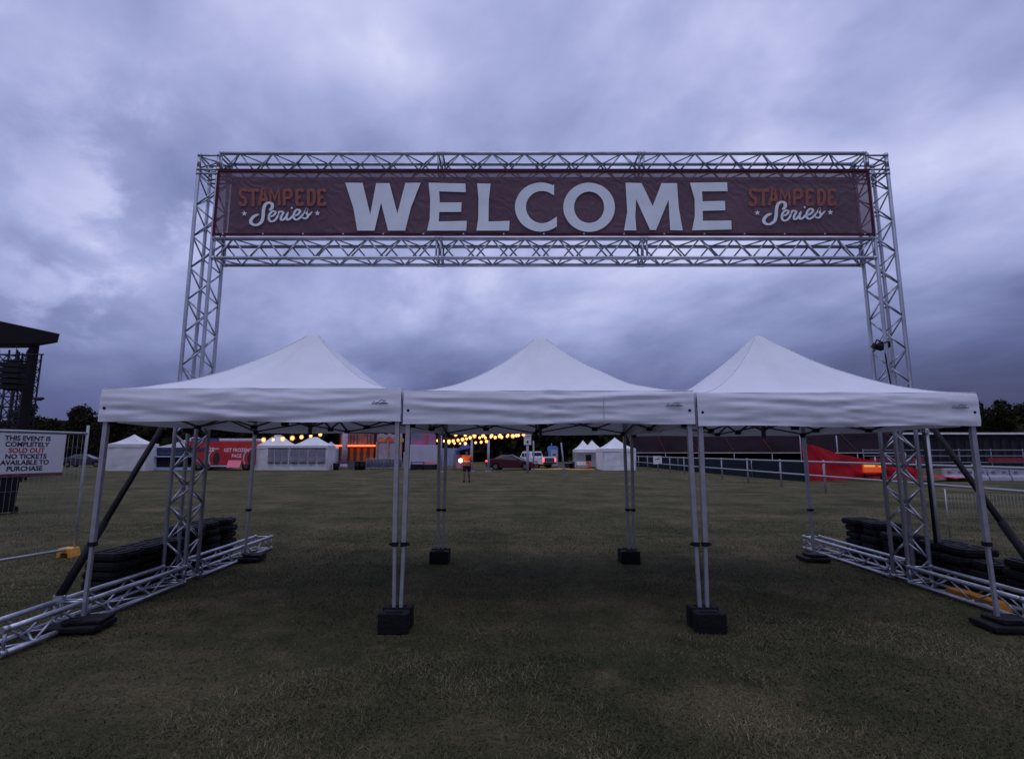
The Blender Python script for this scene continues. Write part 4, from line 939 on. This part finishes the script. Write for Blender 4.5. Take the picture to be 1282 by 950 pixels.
b = MB(); b.sheet(lambda u, v: (gx(664, 54)+(gx(741, 54)-gx(664, 54))*u, 51.8+4.5*v+.5*math.sin(u*5), .012), 20, 2)  # tent light spilling on the grass, painted as a flat tan sheet
tag(b.build('lit_ground_patch', mat('lit_ground_tan', (.52, .30, .10), .9, 0, .3, .8)), 'long tan patch of painted light on the grass before the cars and tents', 'light patch')
for i, (px, lb) in enumerate(((712, 'dark covered crate by the leaning grey pole'), (716, 'dark lidded crate next to the open marquee'))):
    x = gx(px, 55); t_ = thing('dark_crate', lb, 'crate', (x, 55, 0), 'dark crates left of the open marquee'); MB().box((x, 55, .35), (.5 if i else .8, .6, .7 if i else .5)).build('body', DARK, t_, .03)
    MB().box((x, 55, .73 if i else .6), (.55 if i else .75, .64, .05)).build('lid', mat('crate_lid', (.25, .25, .3), .6), t_)

# ------------------------------------------------------------------ rail fence down the right side
RX = 13.1
rf_ = thing('rail_fence', 'long two rail pipe fence running back along the right side', 'fence', (RX, 30, 0))
for z in (1.27, .68): bar('rail', (RX, 7.5, z), (RX, 66, z), .04, GALV, rf_, 10)
yy = 7.8
while yy < 66: bar('post', (RX+.05, yy, 0), (RX+.05, yy, 1.34), .045, GALV, rf_, 8); yy += 3.6
ws = thing('rail_notice', 'small white notice fixed to the far part of the rail fence', 'sign', (RX-.05, 47, 0.6)); MB().box((RX-.08, 47, 1.0), (.75, .02, .72)).build('board', WHT, ws)
MB().box((RX-.08, 46.98, 1.1), (.45, .01, .05)).build('mark', INK, ws)
# dark screen cloth hanging along the arena behind the rail
dk = thing('screen_fence', 'low dark screen cloth fence behind the pipe rails', 'fence', (16, 40, 0))
pts = [(15.2, 70), (15.8, 50), (16.4, 36), (17.0, 30.5)]
for k in range(len(pts)-1):
    (xa_, ya_), (xc_, yc_) = pts[k], pts[k+1]
    MB().sheet(lambda u, v: (xa_+(xc_-xa_)*u+.05*math.sin(u*40), ya_+(yc_-ya_)*u, 1.15*v), 40, 2).build('cloth', mat('screen_navy', (.018, .026, .035), .9, 0, .2, 1), dk)
    bar('post', (xa_, ya_, 0), (xa_, ya_, 1.2), .03, GALV, dk)
# covered spectator stand
gs = thing('covered_stand', 'long low dark covered spectator stand beyond the rail fence', 'grandstand', (24, 60, 0))
gx0, gx1, gyy = 14.5, 36, 62
AWN = mat('maroon_awning', (.014, .008, .012), .8, 0, .3, .5)
b = MB(); b.add([(gx0, gyy, 1.75), (gx1, gyy-14, 1.75), (gx1+1, gyy-10, 4.3), (gx0, gyy+4, 4.0), (gx0, gyy, 1.62), (gx1, gyy-14, 1.62), (gx1+1, gyy-10, 4.15), (gx0, gyy+4, 3.85)], [(0, 1, 2, 3), (7, 6, 5, 4), (0, 4, 5, 1), (1, 5, 6, 2), (2, 6, 7, 3), (3, 7, 4, 0)]); b.build('awning', AWN, gs)
bar('gutter', (gx0, gyy-.05, 1.62), (gx1, gyy-14.05, 1.62), .05, GALV, gs)
for k in range(8):
    u_ = k/7; x_, y_ = gx0+(gx1-gx0)*u_, gyy-14*u_
    bar('post', (x_, y_, 0), (x_, y_, 1.62), .05, GALV, gs)
    bar('rafter', (x_, y_-.02, 1.78), (x_+.5*u_, y_+4, 4.06+.3*u_), .035, mat('maroon_bar', (.09, .012, .03), .6), gs, 5)
for k in range(4):
    z = .25+k*.35; b = MB(); b.add([(gx0, gyy+1+k*.8, z), (gx1, gyy-13+k*.8, z), (gx1, gyy-12.4+k*.8, z), (gx0, gyy+1.6+k*.8, z)], [(0, 1, 2, 3)])
    b.add([(gx0, gyy+1+k*.8, 0), (gx1, gyy-13+k*.8, 0), (gx1, gyy-13+k*.8, z), (gx0, gyy+1+k*.8, z)], [(0, 1, 2, 3)]); b.build('bench_row', DARK, gs)
MB().add([(gx0, gyy+4.2, 0), (gx1+1, gyy-9.8, 0), (gx1+1, gyy-9.8, 4.1), (gx0, gyy+4.2, 3.8)], [(0, 1, 2, 3)]).build('back_wall', DARK, gs)

# red cloth barrier
RC = mat('red_cloth', (.40, .012, .022), .75, 0, .2, 1.0, .3, 3)
A, B = Vector((gx(1006, 31), 31.0, 0)), Vector((gx(1150, 34), 34.0, 0))
def rc(u, v):
    p = A.lerp(B, u); top = 2.2-1.35*min(1, u/.72)+.08*noise.noise(Vector((u*9, 0, 2)))+.05*math.sin(u*14)
    if u > .72: top = .85-.2*(u-.72)/.28+.05*math.sin(u*30)
    return (p.x, p.y+.16*noise.noise(Vector((u*8, v*2, 0)))+.06*noise.noise(Vector((u*22+v*3, v*4, 5))), top*v)
rcl = thing('red_cloth_barrier', 'bright red cloth barrier with sloping slack top beyond the rail fence', 'barrier', A)
MB().sheet(rc, 90, 14).build('cloth', RC, rcl)
for u_, h in ((0, 2.9), (.3, 2.7), (.62, 1.4), (1, 1.2)): p = A.lerp(B, u_); bar('post', (p.x, p.y+.2, 0), (p.x, p.y+.2, h), .04, GALV, rcl)
b = MB(); b.sheet(lambda u, v: (gx(1150, 31)+3.2*u, 30.5+1.2*v, .1+.25*math.sin(u*3)*abs(noise.noise(Vector((u*4, v*3, 1))))+.15*(1-u)), 24, 8)
tag(b.build('red_tarp', RC), 'crumpled red tarp lying on the grass right of the red barrier', 'tarp')
# white water barriers and red board lines on the far right
proto_b = thing('plastic_barrier', 'x', 'barrier')
b = MB(); b.prism([(-.28, 0), (.28, 0), (.24, .22), (.12, .34), (.10, .72), (-.10, .72), (-.12, .34), (-.24, .22)], 'x', -.58, .58)
b.build('body', mat('barrier_white', (.30, .30, .36), .5, 0, .2, 4), proto_b, .03)
for X_ in (-.3, .3): MB().box((X_, -.125, .52), (.18, .04, .1)).build('slot', mat('slot_dark', (.14, .14, .2), .6), proto_b)
nb = 9
for k in range(nb):
    o = proto_b if k == 0 else copy_tree(proto_b)
    place(o, (26.6+k*1.22, 31.8-.12*k, 0), R(random.uniform(-4, 4)-5))
    tag(o, 'white plastic crowd barrier, %s from the left in the row at far right' % ('first second third fourth fifth sixth seventh eighth ninth'.split()[k]), 'barrier', 'row of white plastic barriers at far right')
DRL = mat('dull_rail', (.20, .20, .24), .6)
wr = thing('white_rail_fence', 'distant pale rail fence with red boards at far right', 'fence', (45, 44, 0))
for i, (z, m_) in enumerate(((.35, DRL), (.9, DRL), (1.4, DRL), (1.85, DRL))): bar('rail', (27.5, 41, z), (64, 41, z), .035, m_, wr)
for k in range(15): bar('post', (27.5+k*2.5, 41.05, 0), (27.5+k*2.5, 41.05, 1.95), .04, DRL, wr)
for k in range(7):
    if k in (1, 4): continue
    MB().box((30+k*4.6, 40.92, 1.12), (4.2, .03, .28)).build('board', mat('red_board', (.28, .03, .05), .6, 0, .4, 1), wr)
sh = thing('long_shed', 'long dark slatted shed with pale roof edge at far right', 'shed', (62, 60, 0))
MB().box((66, 60, 1.6), (46, 6, 3.2)).build('wall', DARK, sh)
for k in range(46): MB().box((43.5+k, 56.95, 1.7), (.42, .08, 2.6)).build('slat', mat('slat_grey', (.03, .03, .034), .8, 0, .35, 1), sh)
MB().box((66, 57.2, 3.72), (47, 1.0, .2)).build('gutter', WHT, sh); MB().add([(42.6, 56.8, 3.65), (89.4, 56.8, 3.65), (89.4, 63.3, 4.1), (42.6, 63.3, 4.1)], [(0, 1, 2, 3)]).build('roof', DARK, sh)
MB().box((66, 56.97, 3.35), (46, .06, .45)).build('fascia', DARK, sh)

# ------------------------------------------------------------------ person in orange
PX, PY = at(584.5, 575, 30).x, 30.0
person = thing('person', 'person in bright orange shirt and dark shorts walking forward under the lights', 'person', (PX, PY, 0))
SKIN = mat('skin', (.20, .11, .08), .6)
def skin(name, verts, edges, radii, m, parent, root=0, sub=2):
    me = bpy.data.meshes.new(name); me.from_pydata(verts, edges, []); o = bpy.data.objects.new(name, me); C.objects.link(o)
    md = o.modifiers.new('skin', 'SKIN'); md.use_smooth_shade = True
    for i, r_ in enumerate(radii): me.skin_vertices[0].data[i].radius = (r_, r_) if not isinstance(r_, tuple) else r_; me.skin_vertices[0].data[i].use_root = (i == root)
    s_ = o.modifiers.new('sub', 'SUBSURF'); s_.levels = sub; s_.render_levels = sub; me.materials.append(m); o.parent = parent; return o
V = [(0, 0, .98), (0, 0, 1.2), (0, -.01, 1.42), (0, -.02, 1.54), (0, -.04, 1.64), (0, -.05, 1.78),
     (-.12, 0, .93), (-.13, -.10, .52), (-.14, -.02, .10), (-.14, -.17, .05),      # right leg forward
     (.12, 0, .93), (.13, .03, .50), (.14, .22, .12), (.14, .12, .05),
     (-.20, 0, 1.44), (-.27, -.04, 1.16), (-.24, -.26, 1.12),
     (.20, 0, 1.44), (.28, .05, 1.15), (.29, -.04, .92), (-.235, -.33, 1.12), (.29, -.06, .84)]
E_ = [(0, 1), (1, 2), (2, 3), (3, 4), (4, 5), (0, 6), (6, 7), (7, 8), (8, 9), (0, 10), (10, 11), (11, 12), (12, 13), (2, 14), (14, 15), (15, 16), (2, 17), (17, 18), (18, 19), (16, 20), (19, 21)]
Rr = [(.15, .11), (.14, .10), (.16, .10), .055, .095, .085, .10, .07, .05, .04, .10, .07, .05, .04, .06, .042, .032, .06, .042, .032, .03, .03]
skin('body', V, E_, Rr, SKIN, person)
HIV = mat('orange_shirt', (.85, .12, .02), .7, 0, .1, 6)
skin('shirt', [(0, 0, .96), (0, 0, 1.2), (0, -.01, 1.43), (-.20, 0, 1.44), (-.26, -.03, 1.22), (.20, 0, 1.44), (.265, .03, 1.22)], [(0, 1), (1, 2), (2, 3), (3, 4), (2, 5), (5, 6)], [(.22, .16), (.22, .15), (.23, .14), .11, .09, .11, .09], HIV, person)
skin('shorts', [(0, 0, .97), (-.12, -.01, .86), (-.13, -.09, .58), (.12, 0, .86), (.13, .025, .58)], [(0, 1), (1, 2), (0, 3), (3, 4)], [(.18, .14), .13, .12, .13, .12], mat('dark_shorts', (.015, .017, .03), .8), person)
MB().sphere((PX, PY-.035, 1.755), .105, 14, 10, sq=(.92, 1.05, .95)).build('hair', mat('dark_hair', (.02, .015, .012), .8), person)
for sx, yf, z in ((-.14, -.16, .0), (.14, .16, .0)):
    MB().box((PX+sx, PY+yf+.04, .06), (.11, .29, .11)).build('shoe', BLKP, person, .03)
MB().box((PX, PY-.155, 1.18), (.36, .02, .055)).build('reflective_band', mat('reflective', (.6, .6, .62), .3), person)
for fx in range(5):
    pass
tl = thing('torch', 'bright round torch light held out by the person in orange', 'torch', (PX-.24, PY-.42, 1.05))
tp_ = at(576.6, 576.4, PY-.45); MB().sphere(tp_, .115, 14, 10).build('lamp', mat('torch_glow', (1, .7, .4), .5, emit=(1, .62, .28), es=8), tl)
MB().tube(tp_+Vector((.02, .08, 0)), Vector((PX-.235, PY-.34, 1.12)), .035, 10).build('handle', BLKP, tl)

# ------------------------------------------------------------------ trees
LEAF = mat('foliage', (.012, .014, .008), .9, 0, .4, .5, col2=(.034, .034, .016)); BARK = mat('bark', (.05, .04, .03), .9, 0, .3, 6)
def tree_mesh(seed, h, w, n=2600):
    r_ = random.Random(seed); b = MB(); blobs = []
    for k in range(11):
        a_ = r_.uniform(0, 6.28); rad = r_.uniform(0, .36)*w; z = h*r_.uniform(.30, .86)
        rad *= (1-(z/h-.5)*.9 if z > h*.5 else 1)
        blobs.append((Vector((rad*math.cos(a_), rad*math.sin(a_), z)), w*r_.uniform(.16, .27)))
    blobs.append((Vector((0, 0, h*.9)), w*.14))
    for i in range(n):
        c, br = blobs[i % len(blobs)]
        d = Vector((r_.gauss(0, 1), r_.gauss(0, 1), r_.gauss(0, .8))).normalized()*br*(r_.random()**.4)
        p = c+d*Vector((1, 1, .8)).length/1.6; s_ = r_.uniform(.14, .34)*h/9
        n1_ = Vector((r_.gauss(0, 1), r_.gauss(0, 1), r_.gauss(0, 1))).normalized(); u_ = n1_.orthogonal().normalized(); v_ = n1_.cross(u_)
        b.add([p+u_*s_, p+v_*s_*.6, p-u_*s_, p-v_*s_*.6], [(0, 1, 2, 3)])
    tr_ = MB(); tr_.tube((0, 0, 0), (.1, 0, h*.45), h*.03, 8, h*.018)
    for c, br in blobs[:7]: tr_.tube((.1, 0, h*r_.uniform(.25, .45)), c, h*.012, 6, h*.004)
    return b, tr_
protos = []
for i, (h, w) in enumerate(((9.5, 9), (11, 8.5), (8, 9.5), (12.5, 10))):
    t_ = thing('tree', 'x', 'tree'); b, tr_ = tree_mesh(20+i, h, w); tr_.build('trunk', BARK, t_); b.build('crown', LEAF, t_); protos.append([t_, False])
def put_tree(i, x, y, s_, rz, label, group='trees lining the far edge of the field'):
    p, used = protos[i]; o = copy_tree(p) if used else p; protos[i][1] = True
    place(o, (x, y, 0), rz); o.scale = (s_,)*3; tag(o, label, 'tree', group)
rt_ = random.Random(5)
MARKS = ((60, 'the concert stage'), (130, 'the left fence panel'), (250, 'the leftmost walled marquee'), (318, 'the red food trailer'), (415, 'the white twin marquees'), (510, 'the orange lit stall'),
         (600, 'the mural container'), (700, 'the maroon car'), (800, 'the right white marquees'), (1010, 'the covered stand'), (1150, 'the red cloth barrier'), (9999, 'the long shed'))
ORD = 'first second third fourth fifth sixth seventh eighth ninth tenth'.split(); seen = {}
for k in range(46):
    px = -60+k*30+rt_.uniform(-8, 8)
    y = rt_.uniform(88, 104); x = gx(px, y)
    lm = next(nm for lim, nm in MARKS if px < lim); seen[lm] = seen.get(lm, 0)+1
    lab = '%s dark tree from the left in the far line behind %s' % (ORD[seen[lm]-1], lm)
    put_tree(k % 4, x, y, rt_.uniform(.72, .92) if px < 200 else rt_.uniform(.72, 1.0), rt_.uniform(0, 6.28), lab)
for px, y, i, s_, lb in ((1262, 62+8, 3, .70, 'tallest dark tree over the shed roof at far right'), (1300, 66+6, 1, .78, 'dark tree cut by the right edge above the shed'), (1236, 76, 0, .72, 'low round tree just right of the rightmost marquee corner'),
                         (62, 80, 0, .70, 'rounded dark tree between the stage towers and the fence post'), (104, 78, 1, .66, 'rounded dark tree directly behind the left fence post'), (8, 82, 2, .72, 'low dark tree behind the stage towers')):
    put_tree(i, gx(px, y), y, s_, rt_.uniform(0, 6), lb, None)
# understory mass behind everything
b = MB(); r_ = random.Random(3)
for i in range(26000):
    x = r_.uniform(-120, 150); y = 100+r_.uniform(-5, 8); p = Vector((x, y, r_.random()**.9*7.2)); s_ = r_.uniform(.5, 1.3)
    n1_ = Vector((r_.gauss(0, 1), r_.gauss(0, 1)-.6, r_.gauss(0, 1))).normalized(); u_ = n1_.orthogonal().normalized(); v_ = n1_.cross(u_)
    b.add([p+u_*s_, p+v_*s_*.7, p-u_*s_, p-v_*s_*.7], [(0, 1, 2, 3)])
tag(b.build('undergrowth', LEAF), 'dark mass of undergrowth below the far treeline', 'undergrowth', kind='stuff')
